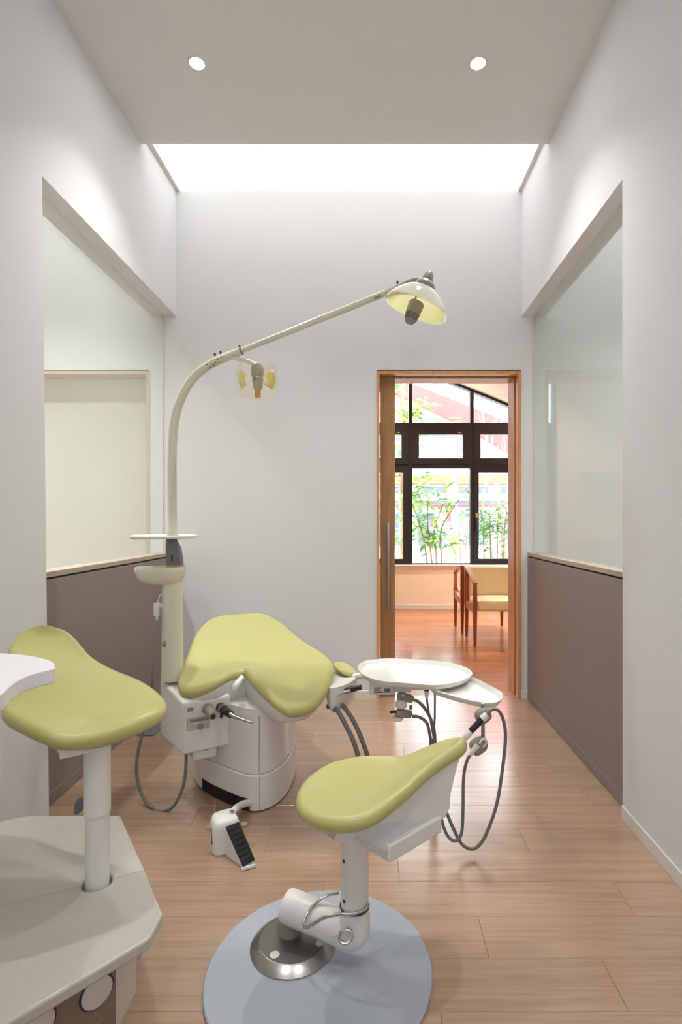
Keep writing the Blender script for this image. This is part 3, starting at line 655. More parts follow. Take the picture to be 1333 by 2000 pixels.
# small arm pad and wing on the right
wy = 2.33
AP = [P(654, 1291, 2.50), P(668, 1292, 2.50), P(684, 1298, 2.46), P(694, 1307, 2.41), P(692, 1314, 2.36), P(676, 1312, 2.34), P(660, 1304, 2.36), P(652, 1297, 2.42)]
pc = P(671, 1302, 2.43)
MB().cushion(AP, [pc]*8, .010, n=5).build('arm_pad', 'lime_vinyl', co, smooth=75)
ap = cat_closed(AP, 4)
ap0 = [V(p.x, p.y, p.z-.014) for p in inset(ap, .001)]
wg = [P(637, 1305, 2.30), P(650, 1300, 2.45), P(668, 1300, 2.53), P(690, 1300, 2.48), P(697, 1305, 2.40), P(695, 1313, 2.33), P(675, 1330, 2.24), P(645, 1345, 2.20)]
wl = cat_closed(wg, 4)
MB().loft([[V(p.x, p.y, .466) for p in wl], [V(p.x, p.y, .42) for p in inset(wl, -.002)], [V(p.x, p.y, .375) for p in inset(wl, .008)], [V(p.x, p.y, .36) for p in inset(wl, .02)]]).build('side_wing', 'white_plastic', co, smooth=50)
MB().tube([P(676, 1350, 2.18), P(684, 1347, 2.19), P(706, 1342, 2.18)], [.011, .0125, .010], seg=16).build('syringe_grip', 'black_plastic', co, smooth=50)
MB().tube([P(658, 1361, 2.16), P(664, 1355, 2.165), P(684, 1349, 2.18)], [.0022, .004, .007], seg=10).build('syringe_nozzle', 'chrome', co, smooth=50)
tip = P(563, 1392, 2.075)
MB().tube([tip+V(0, .02, .012), tip, tip+V(.0, 0, -.018)], [.014, .013, .006], seg=12).build('release_tab', 'white_plastic', co, smooth=50)
nt_ = P(464, 1338, 2.17)
MB().tube([P(458, 1348, 2.16), P(462, 1338, 2.165), P(474, 1322, 2.20)], [.012, .014, .010], seg=14).build('corner_cap', 'tray_white', co, smooth=50)

# instrument box, rotated as the unit stands
b0, b1 = V(-.73, 2.10, 0), V(-.571, 2.195, 0); u = (b1-b0).normalized(); v_ = V(-u.y, u.x, 0)
Mb = Matrix(((u.x, v_.x, 0, b0.x), (u.y, v_.y, 0, b0.y), (0, 0, 1, 0), (0, 0, 0, 1)))
W = (b1-b0).length
bxp = [(b0.x, b0.y, .440), (b1.x, b1.y, .440), (-.66, 2.40, .478), (-.83, 2.41, .478), (-.893, 2.29, .478)]
ibx = MB().loft([[V(x, y, .2345+(.0 if i < 2 else .004)) for i, (x, y, z) in enumerate(bxp)], [V(*p) for p in bxp]]).build('instrument_box', 'white_plastic', co, bevel=.012, seg=4)
nb = -v_
def face(px, py, off=0): return onplane(px, py, b0+nb*off, nb)
def plate(name, m, x0, y0, x1, y1, off, parent, th=.001):
    a, c = face(x0, y1), face(x1, y0); la, lc = (a-b0).dot(u), (c-b0).dot(u)
    return MB().box(la, lc, -off-th, -off, min(a.z, c.z), max(a.z, c.z), Mb).build(name, m, parent, smooth=0)
pt = plate('control_plate', 'print_grey', 366, 1397, 410, 1428, 0, ibx); plate('plate_inset', 'disc_white', 367, 1398, 409, 1427, .001, pt)
plate('scale_mark', 'print_grey', 371, 1405, 408, 1406, .002, pt); plate('scale_mark', 'print_grey', 372, 1417, 384, 1418, .002, pt); plate('scale_mark', 'print_grey', 399, 1413, 407, 1414, .002, pt)
Mk = Matrix(((u.x, 0, nb.x), (u.y, 0, nb.y), (0, 1, 0)))
MB().lathe([(0, 0), (.011, 0), (.010, .012), (.004, .014), (0, .014)], face(391, 1418, .002), Mk, 20).build('knob', 'grey_plastic', ibx)
plate('print_mark', 'print_grey', 366, 1381, 378, 1391, 0, ibx, .0006)
for (px, py, qx, qy, m) in ((406, 1385, 416, 1399, 'grey_plastic'), (437, 1386, 450, 1395, 'black_plastic')):
    a = P(px, py, 2.135); c = P(qx, qy, 2.06)
    MB().tube([a+(a-c)*.5, a, c], [.019, .0185, .0135], seg=20, smooth=False).build('instrument_socket', m, ibx, smooth=50)
    MB().lathe([(.017, -.004), (.0205, -.004), (.0205, .006), (.017, .006), (.017, -.004)], a, (c-a).to_track_quat('Z', 'Y').to_matrix(), 24).build('socket_ring', 'grey_plastic', ibx)
MB().lathe([(0, -.001), (.009, -.001), (.009, .001), (0, .001)], P(416.5, 1400, 2.058), (P(416, 1399, 2.06)-P(406, 1385, 2.135)).to_track_quat('Z', 'Y').to_matrix(), 20).build('socket_mouth', 'black_plastic', ibx)
MB().tube([P(449, 1394, 2.06), P(458, 1400, 2.05), P(470, 1404, 2.04), P(495, 1412, 2.03)], [.009, .0075, .005, .003], seg=12).build('suction_nozzle', 'steel', ibx, smooth=50)
MB().tube([P(432, 1400, 2.08), P(436, 1392, 2.07), P(446, 1388, 2.07)], .006, seg=10).build('nozzle_lever', 'black_plastic', ibx, smooth=50)
dr = PZ(395, 1483, .185)
pq0, pq1 = onplane(377, 1487, b0+v_*.035, nb), onplane(424, 1440, b0+v_*.035, nb)
du0, du1 = (pq0-b0).dot(u), (pq1-b0).dot(u)
fb = MB().box(du0, du1, .035, .13, pq0.z, .236, Mb).build('cup_drawer', 'tray_white', ibx, bevel=.004)
MB().box((du0+du1)/2-.006, (du0+du1)/2+.010, .0335, .037, .222, .2255, Mb).build('drawer_slot', 'print_dark', fb, smooth=0)
# the top link that closes the gap to the drum
MB().box(.06, W-.01, .15, .30, .25, .40, Mb).build('link_block', 'white_plastic', co, bevel=.01)

# grey hoses of the couch
def hose(name, pts, r, label, cat='hose', m='hose_grey', group=None, parent=None):
    o = MB().tube(pts, r, seg=10, n=8).build(name, m, parent, smooth=60)
    if not parent: tag(o, label, cat, group)
    return o
h1 = [P(640, 1379, 2.24), P(650, 1383, 2.225), P(661, 1390, 2.20), P(676, 1417, 2.18), P(690, 1446, 2.165), P(701, 1481, 2.15), P(707, 1520, 2.14)]; h1.append(V(h1[-1].x+.006, h1[-1].y, .004))
h2 = [P(652, 1366, 2.26), P(663, 1372, 2.24), P(681, 1392, 2.22), P(700, 1427, 2.20), P(719, 1479, 2.18), P(727, 1520, 2.17)]; h2.append(V(h2[-1].x+.006, h2[-1].y, .004))
hose('couch_hose', h1, .0095, '', parent=co); hose('couch_hose', h2, .0095, '', parent=co)
hl = [P(300, 1300, 2.30), P(296, 1350, 2.28), P(286, 1405, 2.26), P(276, 1440, 2.24), P(268, 1480, 2.22), P(268, 1520, 2.20), P(281, 1560, 2.17), P(300, 1579, 2.15), P(318, 1584, 2.14), P(338, 1575, 2.13), P(354, 1548, 2.13), P(362, 1512, 2.14), P(364, 1468, 2.16)]
hose('suction_hose', hl, .0062, '', parent=co)

# ------------------------------------------------------------------ cuspidor column
YC = 2.27; xc = -.832
cc = empty('cuspidor_column', (xc, YC, .478), 'ivory column with a small rinse bowl beside the couch', 'rinse column')
MB().lathe([(0, .4785), (.044, .4785), (.043, .60), (.0415, .89), (0, .89)], (xc, YC, 0), seg=40).build('column', 'ivory_plastic', cc)
def bowl_loop(z, g, k):
    pts = [(267, 0), (272, -.045), (295, -.062), (325, -.066), (350, -.055), (362, -.01), (358, .035), (335, .055), (300, .045), (275, .030)]
    cxm = xc-.02
    return cat_closed([V(cxm+((px-CX)/FPX*YC-cxm)*k, YC+dy*k*1.05+g, z) for px, dy in pts], 5)
bw = MB().loft([bowl_loop(.876, 0, .45), bowl_loop(.884, 0, .74), bowl_loop(.905, 0, .90), bowl_loop(.932, 0, .99), bowl_loop(.945, 0, 1.0), bowl_loop(.951, 0, .97), bowl_loop(.949, 0, .90), bowl_loop(.940, 0, .86), bowl_loop(.930, 0, .5)])
bowl = bw.build('rinse_bowl', 'ivory_plastic', cc, smooth=60)
MB().lathe([(0, .931), (.036, .931), (.040, .962), (.037, .962), (.034, .935), (0, .935)], (xc+.013, YC, 0), seg=28).build('glass_liner', 'lamp_glass', bowl)
bx = [V(xc-.017, YC, .955), V(xc-.022, YC, .985), V(xc-.022, YC, 1.06), V(xc-.015, YC, 1.072), V(xc+.010, YC, 1.068), V(xc+.030, YC, 1.03), V(xc+.038, YC, .985), V(xc+.040, YC, .955)]
brk = MB().loft([[V(p.x, YC-.022, p.z) for p in bx], [V(p.x, YC+.022, p.z) for p in bx]]).build('bracket', 'slate_plastic', cc, bevel=.003, smooth=30)
MB().box(xc+.002, xc+.010, YC-.0235, YC-.021, .975, 1.0).build('slot', 'black_plastic', brk, bevel=.003)
MB().box(xc-.016, xc-.006, YC-.03, YC-.02, 1.045, 1.068).build('clip', 'grey_plastic', brk, bevel=.002)
MB().lathe([(0, 0), (.016, 0), (.016, .012), (.012, .018), (0, .018)], P(327, 1256, YC-.03), Matrix.Rotation(R(-90), 3, 'Y'), 20).build('side_knob', 'grey_plastic', cc)
sx = P(307, 1190, YC-.02)
MB().box(sx.x-.012, sx.x+.011, sx.y-.012, sx.y+.012, sx.z-.029, sx.z+.028).build('saliva_holder', 'white_plastic', cc, bevel=.005)
MB().box(sx.x+.008, xc-.03, sx.y-.005, sx.y+.015, sx.z+.008, sx.z+.022).build('holder_arm', 'white_plastic', cc, bevel=.002)
MB().tube([P(316, 1160, YC-.02), P(312, 1163, YC-.02), P(310, 1170, YC-.02), P(308, 1182, YC-.02)], .0022, seg=8).build('hook', 'tray_white', cc, smooth=60)
MB().tube([V(sx.x, sx.y, sx.z-.027), P(306.5, 1212, YC-.02)], [.007, .004], seg=10, smooth=False).build('nozzle', 'white_plastic', cc, smooth=60)
MB().tube([P(306.5, 1212, YC-.02), P(304, 1240, YC-.01), P(302, 1280, YC), P(300, 1330, YC+.02)], .003, seg=8).build('thin_hose', 'grey_plastic', cc, smooth=60)
# round shelf around the lamp pole
sh = MB().lathe([(.018, 1.070), (.128, 1.070), (.134, 1.074), (.134, 1.080), (.126, 1.084), (.120, 1.080), (.018, 1.080), (.018, 1.070)], (-.868, YC, 0), seg=56).build('cup_shelf', 'tray_white', cc)
MB().lathe([(0, 1.066), (.024, 1.066), (.024, 1.0845), (0, 1.0845)], (xc, YC, 0), seg=24).build('shelf_clamp', 'ivory_plastic', cc)

# ------------------------------------------------------------------ examination lamp
lm = empty('examination_lamp', (xc, YC, 1.0845), 'tall ivory lamp pole bending over to a long arm with two lamp heads', 'lamp')
pp = [V(xc, YC, 1.085), P(336.5, 960, YC), P(336.5, 890, YC), P(339, 840, YC), P(346, 800, YC), P(359, 767, YC), P(378, 738, YC), P(400, 719, YC), P(424, 705, YC), P(446, 696, YC), P(470, 686, YC)]
MB().tube(pp, [.0190, .0188, .0185, .0185, .0185, .018, .018, .018, .018, .018, .0165], seg=24, n=8).build('pole', 'ivory_plastic', lm, smooth=60)
ar = MB().tube([P(468, 687, YC), P(500, 673.5, YC), P(560, 650, YC), P(620, 625.5, YC), P(680, 602, YC), P(752, 573, YC)], [.010, .0115, .0128, .0135, .014, .0145], seg=20).build('arm', 'grey_plastic', lm, smooth=60)
ar.data.materials[0] = MATS['ivory_plastic']
MB().lathe([(0, -.004), (.0175, -.004), (.0175, .004), (0, .004)], P(471, 685, YC), (P(500, 673, YC)-P(470, 686, YC)).to_track_quat('Z', 'Y').to_matrix(), 24).build('joint_ring', 'grey_plastic', lm)
for px, py in ((420, 692), (431, 688), (468, 677), (777, 551)):
    q = P(px, py, YC); MB().lathe([(0, -.006), (.0045, -.006), (.0045, .003), (.003, .005), (0, .005)], q, None, 12).build('screw', 'black_plastic', lm)
# small dark print on the pole
dirp = (P(446, 696, YC)-P(408, 714, YC)).normalized()
rng = random.Random(3)
for i in range(9):
    t = i/8; q = P(405+27*t, 716.5-14*t+rng.choice((-4, 0, 4)), YC-.0185)
    MB().box(-.002-rng.random()*.003, .003, -.0008, .0006, -.0012-.001*rng.random(), .0014, Matrix.Translation(q) @ Matrix.Rotation(R(25), 4, 'Y').inverted()).build('print_mark', 'print_dark', lm, smooth=0)
MB().box(-.016, .016, -.0006, .0006, -.005, .005, Matrix.Translation(P(738, 580, YC-.0145)) @ Matrix.Rotation(R(-22), 4, 'Y')).build('name_plate', 'print_grey', lm, smooth=0)
MB().tube([P(748, 575, YC), P(775, 562, YC+.03), P(805, 549, YC+.05), P(822, 547, YC+.04)], [.0135, .013, .014, .012], seg=14).build('head_neck', 'grey_plastic', lm, smooth=60)
# large head: shallow glass dish opening downwards
hc = P(813, 603, YC); Mh = Matrix.Rotation(R(21), 3, 'Y')
def dish(rx, ry, dep, k0, th, n=9, seg=48, e=2.5):
    loops = []
    for i in range(n):
        t = k0+(1-k0)*i/(n-1); z = dep*(1-t**2.2)
        lp = []
        for k in range(seg):
            a = 2*math.pi*k/seg; c, s_ = math.cos(a), math.sin(a)
            lp.append(V(math.copysign(abs(c)**(2/e), c)*rx*t, math.copysign(abs(s_)**(2/e), s_)*ry*t, z+th))
        loops.append(lp)
    return loops
def placed(loops, M, c): return [[c+M @ p for p in lp] for lp in loops]
o1 = dish(.135, .118, .098, .12, .003); i1_ = dish(.132, .115, .096, .12, 0)
head = MB().loft(placed(o1+[i1_[-1]], Mh, hc), cap=False).build('head_shell', 'lamp_shell', lm, smooth=60)
MB().loft(placed(dish(.128, .111, .092, .12, 0), Mh, hc), cap=False).build('reflector', 'lamp_gold', lm, smooth=60)
MB().lathe([(0, .082), (.044, .082), (.046, .098), (.037, .118), (.026, .124), (.025, .130), (.022, .148), (.012, .164), (0, .167)], hc, Mh, 28).build('head_cap', 'grey_plastic', lm, smooth=40)
bc = hc+Mh @ V(-.004, -.02, 0)
MB().lathe([(0, -.074), (.016, -.074), (.025, -.060), (.030, -.036), (.033, .012), (.029, .018), (0, .018)], bc, Mh, 24).build('bulb_housing', 'grey_plastic', lm, smooth=40)
for k in range(4):
    MB().lathe([(.0250+.0011*k, -.058+.007*k), (.0268+.0011*k, -.058+.007*k), (.0268+.0011*k, -.0552+.007*k), (.0250+.0011*k, -.0552+.007*k), (.0250+.0011*k, -.058+.007*k)], bc, Mh, 24).build('vent_ring', 'print_dark', lm)
MB().tube([bc+Mh @ V(-.012, 0, .014), bc+Mh @ V(-.014, .01, .085)], .004, seg=8, smooth=False).build('housing_stem', 'grey_plastic', lm)
# small head below the joint, its dish turned to the viewer
h2c = P(503, 742, YC-.01)
Mh2 = Matrix.Rotation(R(100), 3, 'X')       # apex points away from the viewer
o2 = dish(.0875, .080, .055, .06, .002, e=3.2); i2 = dish(.0855, .078, .053, .06, 0, e=3.2)
MB().loft(placed(o2+[i2[-1]], Mh2, h2c), cap=False).build('small_head_shell', 'lamp_glass', lm, smooth=60)
for sgn in (-1, 1):
    lp = []
    for i in range(5):
        row = []
        for k in range(7):
            a = R(-34+68*k/6)+(math.pi if sgn < 0 else 0); t = .5+.42*i/4; row.append(V(math.cos(a)*.0855*t, math.sin(a)*.078*t, .053*(1-t**2.2)-.0008))
        lp.append(row)
    vs = [h2c+Mh2 @ p for r_ in lp for p in r_]; fs = [(i*7+k, i*7+k+1, (i+1)*7+k+1, (i+1)*7+k) for i in range(4) for k in range(6)]
    o = MB().add(vs, fs).build('gold_film', 'lamp_gold', lm, smooth=60); sm_ = o.modifiers.new('thick', 'SOLIDIFY'); sm_.thickness = .0006
MB().lathe([(0, -.022), (.024, -.022), (.028, -.004), (.026, .020), (.016, .034), (0, .036)], P(503, 726, YC+.02), None, 22).build('socket', 'grey_plastic', lm, smooth=40)
MB().lathe([(0, 0), (.011, .0), (.020, .014), (.024, .050), (.020, .060), (0, .060)], P(504, 764, YC), None, 22).build('bulb_holder', 'grey_plastic', lm, smooth=40)
MB().lathe([(0, 0), (.012, 0), (.013, .022), (0, .026)], P(504, 776, YC), None, 18).build('heat_shield', 'bulb_orange', lm, smooth=40)
MB().tube([P(452, 700, YC), P(468, 702, YC), P(488, 707, YC+.02), P(503, 716, YC+.03)], [.007, .008, .009, .010], seg=12).build('small_head_arm', 'white_plastic', lm, smooth=60)

# ------------------------------------------------------------------ instrument trays on the right of the couch
ty = empty('instrument_tray', (.10, 2.25, .42), 'two overlapping white oval trays on an arm beside the couch', 'tray')
def tray(name, pts, z, th, n=5):
    lp = cat_closed([PZ(x, y, z) for x, y in pts], n)
    return MB().loft([atz(inset(lp, .010), z-th), atz(inset(lp, .002), z-th*.5), atz(inset(lp, -.001), z-.002), atz(inset(lp, .001), z), atz(inset(lp, .004), z), atz(inset(lp, .007), z-.004), atz(inset(lp, .016), z-th+.006)]).build(name, 'tray_white', ty, smooth=50)
t1 = tray('main_tray', [(700, 1302), (712, 1291), (738, 1287), (768, 1285.5), (822, 1288), (876, 1293.5), (910, 1303), (923, 1314), (912, 1324), (888, 1332), (849, 1337), (795, 1333), (741, 1328), (711, 1317)], .540, .022)
t2 = tray('side_tray', [(840, 1341), (855, 1349), (900, 1362), (943, 1371), (968, 1371), (981, 1363), (981, 1352), (960, 1340), (926, 1323), (890, 1315), (850, 1318), (836, 1330)], .517, .022)
MB().box(*(P(721, 1340, 2.16).x, P(771, 1340, 2.16).x), 2.16, 2.30, P(740, 1358, 2.16).z, .517).build('control_box', 'white_plastic', ty, bevel=.006)
cb = 2.1585
for k in range(3):
    a, c = P(731, 1343+4*k, cb), P((745, 742, 749)[k], 1345+4*k, cb)
    MB().box(a.x, c.x, cb-.0004, cb+.0016, c.z, a.z).build('print_line', 'print_dark', ty, smooth=0)
a, c = P(751, 1345, cb), P(763, 1352.5, cb); MB().box(a.x, c.x, cb-.001, cb+.0016, c.z, a.z).build('display', 'slate_plastic', ty, smooth=0)
MB().box(P(773, 0, 2.15).x, P(803, 0, 2.15).x, 2.15, 2.27, .462, .517).build('holder_block', 'white_plastic', ty, bevel=.004)
MB().box(P(804, 0, 2.14).x, P(841, 0, 2.14).x, 2.14, 2.27, P(0, 1348, 2.14).z, .517).build('switch_block', 'white_plastic', ty, bevel=.004)
a, c = P(827, 1338.5, 2.138), P(837, 1343, 2.138); MB().box(a.x, c.x, 2.137, 2.1405, c.z, a.z).build('switch', 'slate_plastic', ty, smooth=0)
MB().lathe([(.0022, -.0006), (.0032, -.0006), (.0032, .0006), (.0022, .0006), (.0022, -.0006)], P(822, 1341, 2.139), Matrix.Rotation(R(90), 3, 'X'), 14).build('round_mark', 'print_grey', ty)
# arm back to the couch
MB().tube([P(690, 1322, 2.36), P(705, 1320, 2.34), P(730, 1322, 2.30), P(760, 1325, 2.28)], .013, seg=14).build('support_arm', 'white_plastic', ty, smooth=60)
MB().tube([P(766, 1330, 2.27), P(764, 1352, 2.27)], .014, seg=14, smooth=False).build('pivot_post', 'white_plastic', ty, smooth=60)
# holders and instruments under the tray
def holder(c, ang, k, parent):
    prof = [V(-.030, 0, .0), V(-.026, -.014, 0), V(0, -.020, 0), V(.028, -.014, 0), V(.040, -.004, 0), V(.040, .006, 0), V(.02, .016, 0), V(-.018, .014, 0)]
    Mr = Matrix.Translation(c) @ Matrix.Rotation(ang, 4, 'Y')
    lp = cat_closed([p*k for p in prof], 4)
    o = MB().loft([[Mr @ p for p in atz(inset(lp, .004), -.014*k)], [Mr @ p for p in atz(lp, -.006*k)], [Mr @ p for p in atz(lp, .008*k)], [Mr @ p for p in atz(inset(lp, .006), .015*k)]]).build('holder', 'grey_plastic', parent, smooth=50)
    return o
ho1 = holder(P(790, 1361, 2.14), R(18), .95, ty); ho2 = holder(P(786, 1393, 2.13), R(8), .95, ty)
MB().lathe([(.002, -.0006), (.0045, -.0006), (.0045, .0006), (.002, .0006), (.002, -.0006)], P(788, 1358, 2.118), Matrix.Rotation(R(90), 3, 'X'), 14).build('round_mark', 'disc_white', ho1)
MB().box(-.006, .006, -.006, .006, -.004, .012, Matrix.Translation(P(803, 1384, 2.13))).build('button', 'slate_plastic', ho2, bevel=.002)
MB().lathe([(0, 0), (.012, 0), (.022, .008), (.022, .024), (.017, .034), (.012, .036), (0, .036)], P(784, 1384, 2.13), None, 20).build('turbine_cap', 'tray_white', ty, smooth=45)
MB().lathe([(0, 0), (.014, 0), (.021, .006), (.021, .014), (0, .016)], P(778, 1407.5, 2.13), None, 20).build('motor_cap', 'tray_white', ty, smooth=45)
MB().tube([P(763, 1391, 2.11), P(772, 1390, 2.12), P(780, 1392, 2.13)], [.005, .006, .006], seg=10).build('handpiece_tip', 'black_plastic', ty, smooth=60)
MB().lathe([(0, 0), (.006, 0), (.010, .03), (.010, .046), (0, .046)], P(834, 1364, 2.15), None, 16).build('hose_socket', 'tray_white', ty, smooth=45)
MB().lathe([(0, 0), (.0102, 0), (.0102, .008), (0, .008)], P(834, 1349, 2.15), None, 16).build('blue_ring', 'print_blue', ty)
xf = P(847, 1470, 2.13)
def drop(q): return V(q.x, q.y, .004)
e_ = [P(846, 1458, 2.12), P(849, 1458, 2.135), P(852, 1458, 2.14), P(843, 1458, 2.11)]
hose('tray_hose', [P(806, 1366, 2.14), P(818, 1371, 2.135), P(832, 1386, 2.13), P(845, 1412, 2.12), P(850, 1440, 2.12), e_[0], drop(e_[0])], .0062, '', parent=ty)
hose('tray_hose', [P(806, 1399, 2.13), P(820, 1401, 2.13), P(834, 1412, 2.125), P(840, 1435, 2.12), P(842, 1460, 2.12), drop(e_[3])], .0062, '', parent=ty)
hose('tray_hose', [P(834, 1362, 2.15), P(837, 1385, 2.15), P(843, 1415, 2.145), P(848, 1445, 2.14), e_[1], drop(e_[1])], .0042, '', parent=ty)
hose('tray_hose', [P(850, 1352, 2.16), P(850, 1390, 2.16), P(849, 1430, 2.15), e_[2], drop(e_[2])], .0042, '', parent=ty)
# drop rod with two holders on the right, holding a handpiece
yr = 1.855
ro = MB().tube([P(944, 1374, yr), P(944, 1446, yr)], .0065, seg=12, smooth=False).build('holder_rod', 'steel', ty, smooth=60)
def clampholder(px, py, k):
    c = P(px, py, yr-.005); Mr = Matrix.Translation(c) @ Matrix.Rotation(R(-38), 4, 'Y')
    pr = cat_closed([V(-.030*k, 0, -.016*k), V(-.012*k, 0, -.024*k), V(.016*k, 0, -.022*k), V(.028*k, 0, -.004*k), V(.024*k, 0, .018*k), V(0, 0, .026*k), V(-.022*k, 0, .022*k), V(-.032*k, 0, .004*k)], 3)
    pr2 = [p*.75 for p in pr]
    return MB().loft([[Mr @ V(p.x, -.016*k, p.z) for p in pr2], [Mr @ V(p.x, -.010*k, p.z) for p in pr], [Mr @ V(p.x, .010*k, p.z) for p in pr], [Mr @ V(p.x, .016*k, p.z) for p in pr2]]).build('holder', 'grey_plastic', ty, smooth=50)
clampholder(945, 1397, .95); clampholder(936, 1456, 1.0)
MB().tube([P(937, 1452, yr-.02), P(945, 1443, yr-.02), P(951, 1450, yr-.02), P(944, 1459, yr-.018)], .004, seg=8).build('holder_clip', 'white_plastic', ty, smooth=60)
MB().lathe([(0, -.004), (.008, -.004), (.008, .004), (0, .004)], P(951, 1451, yr), Matrix.Rotation(R(90), 3, 'Y'), 14).build('rod_end', 'steel', ty)
hp = empty('handpiece', P(907, 1444, yr-.03), 'white and dark blue handpiece with a long looping grey hose under the side tray', 'handpiece')
MB().tube([P(906, 1445, yr-.03), P(912, 1438, yr-.03), P(920, 1428, yr-.028)], [.0075, .011, .011], seg=14).build('tip', 'white_plastic', hp, smooth=60)
MB().tube([P(919.5, 1428.6, yr-.028), P(943, 1404, yr-.025)], .0105, seg=16, smooth=False).build('grip', 'black_plastic', hp, smooth=60)
MB().tube([P(942, 1405, yr-.026), P(952, 1396, yr-.024)], [.013, .012], seg=16, smooth=False).build('sleeve', 'white_plastic', hp, smooth=60)
hose('hose', [P(950, 1397, yr-.024), P(956, 1389, yr-.02), P(967, 1385, yr-.015), P(977, 1391, yr-.01), P(985, 1411, yr), P(988, 1443, yr), P(982, 1503, yr), P(971, 1570, yr), P(952, 1625, yr), P(938, 1649, yr), P(922, 1658, yr), P(903, 1649, yr), P(888, 1622, yr), P(872, 1585, yr), P(862, 1555, yr), P(858, 1530, yr+.01)], .0058, '', parent=hp)
sp2 = empty('spare_handpiece', P(930, 1468, yr-.02), 'grey hose of the lower handpiece holder, hanging in a narrow loop', 'hose')
MB().tube([P(934, 1455, yr-.022), P(925, 1466, yr-.022), P(919, 1475, yr-.02)], [.010, .0085, .0065], seg=12).build('connector', 'white_plastic', sp2, smooth=60)
hose('hose', [P(921, 1471, yr-.02), P(912, 1488, yr-.015), P(906, 1520, yr-.01), P(905, 1580, yr-.01), P(903, 1622, yr-.01), P(897, 1638, yr-.01), P(887, 1642, yr-.01), P(876, 1634, yr-.005), P(866, 1612, yr), P(860, 1580, yr), P(854, 1540, yr+.02)], .0055, '', parent=sp2)

# ------------------------------------------------------------------ foot pedal
fq = V(-.505, 1.90, 0)
fp_ = empty('foot_pedal', fq, 'white foot control with a ribbed black pedal on the floor before the couch', 'foot pedal')
ang = R(-28); Mp = rotz(fq, R(28))
bodyp = [(-.052, -.035, .0), (-.052, -.035, .0)]
prof = cat_closed([V(-.048, -.030, 0), V(.0, -.040, 0), V(.034, -.034, 0), (V(.040, .0, 0)), V(.034, .05, 0), V(0, .06, 0), V(-.044, .05, 0), V(-.052, .01, 0)], 4)
bd = MB().loft([[Mp @ p for p in atz(prof, .002)], [Mp @ p for p in atz(prof, .085)], [Mp @ p for p in atz(inset(prof, .006), .103)], [Mp @ p for p in atz(inset(prof, .014), .111)]]).build('body', 'white_plastic', fp_, smooth=50)
pA, pB, pC, pD = P(440, 1615, 1.845), P(467, 1604, 1.86), P(498, 1678, 1.80), P(474, 1692, 1.775)
nrm = (pB-pA).cross(pD-pA).normalized()
if nrm.z < 0: nrm = -nrm
pd = MB(); qs = [pA, pB, pC, pD]; pd.add([*[q-nrm*.014 for q in qs], *qs], [(3, 2, 1, 0), (4, 5, 6, 7), (0, 1, 5, 4), (1, 2, 6, 5), (2, 3, 7, 6), (3, 0, 4, 7)])
pdl = pd.build('pedal', 'black_rubber', fp_, bevel=.003)
for k in range(7):
    t = .12+.13*k; a, c = pA.lerp(pD, t), pB.lerp(pC, t); a, c = a.lerp(c, .12), a.lerp(c, .88)
    MB().tube([a+nrm*.0005, c+nrm*.0005], .0016, seg=6, smooth=False).build('rib', 'black_rubber', pdl)
sdx = MB(); a = pA.lerp(pD, .1)-nrm*.016; bb_ = pD-nrm*.015
sdx.add([V(a.x-.004, a.y, .002), V(bb_.x, bb_.y, .002), bb_, V(a.x-.004, a.y, a.z), V(a.x+.03, a.y+.012, .002), V(bb_.x+.034, bb_.y+.016, .002), pC-nrm*.015, V(a.x+.04, a.y+.012, a.z)], [(0, 1, 2, 3), (7, 6, 5, 4), (0, 4, 5, 1), (3, 2, 6, 7), (0, 3, 7, 4), (1, 5, 6, 2)])
sdx.build('pedal_wedge', 'white_plastic', fp_, smooth=0)
MB().box(-.5, .5, -.5, .5, 0, 1, Matrix.Translation(pD.lerp(pC, .5)-V(0, .004, .016)) @ Matrix.Rotation(R(25), 4, 'Z') @ Matrix.Diagonal((.046, .008, .008, 1))).build('toe_lip', 'tray_white', fp_, smooth=0)
MB().tube([P(420, 1600, 1.93), P(420, 1563, 1.93)], .0022, seg=8, smooth=False).build('rod', 'steel', fp_, smooth=60)
for px, py, Y in ((411, 1617, 1.885), (477, 1612, 1.93)):
    MB().lathe([(0, -.004), (.012, -.004), (.014, 0), (.012, .006), (0, .006)], P(px, py, Y), None, 18).build('side_knob', 'grey_plastic', fp_)
MB().tube([P(413, 1622, 1.88), P(414, 1650, 1.865)], .0022, seg=8, smooth=False).build('side_wire', 'print_dark', fp_)
MB().tube([P(414, 1643, 1.865), P(424, 1651, 1.86), P(427, 1646, 1.86)], .0022, seg=8).build('side_wire', 'steel', fp_)
MB().lathe([(0, 0), (.008, 0), (.008, .006), (0, .006)], V(fq.x+.012, fq.y+.02, .112), None, 14).build('top_bolt', 'steel', fp_)
MB().tube([P(452, 1588, 1.97), P(462, 1578, 2.02), P(474, 1571, 2.07), P(488, 1568, 2.13)], [.011, .013, .013, .013], seg=14).build('link_pipe', 'white_plastic', fp_, smooth=60)
# floor hatch behind the left stool
q0, q1 = PZ(300, 1437, .001), PZ(318, 1412, .001)
o = MB().box(-1.245, -1.155, 2.88, 3.07, .0002, .006).build('floor_plate', 'slate_plastic', bevel=.001)
tag(o, 'small dark metal plate on the floor behind the couch at the left', 'floor plate')

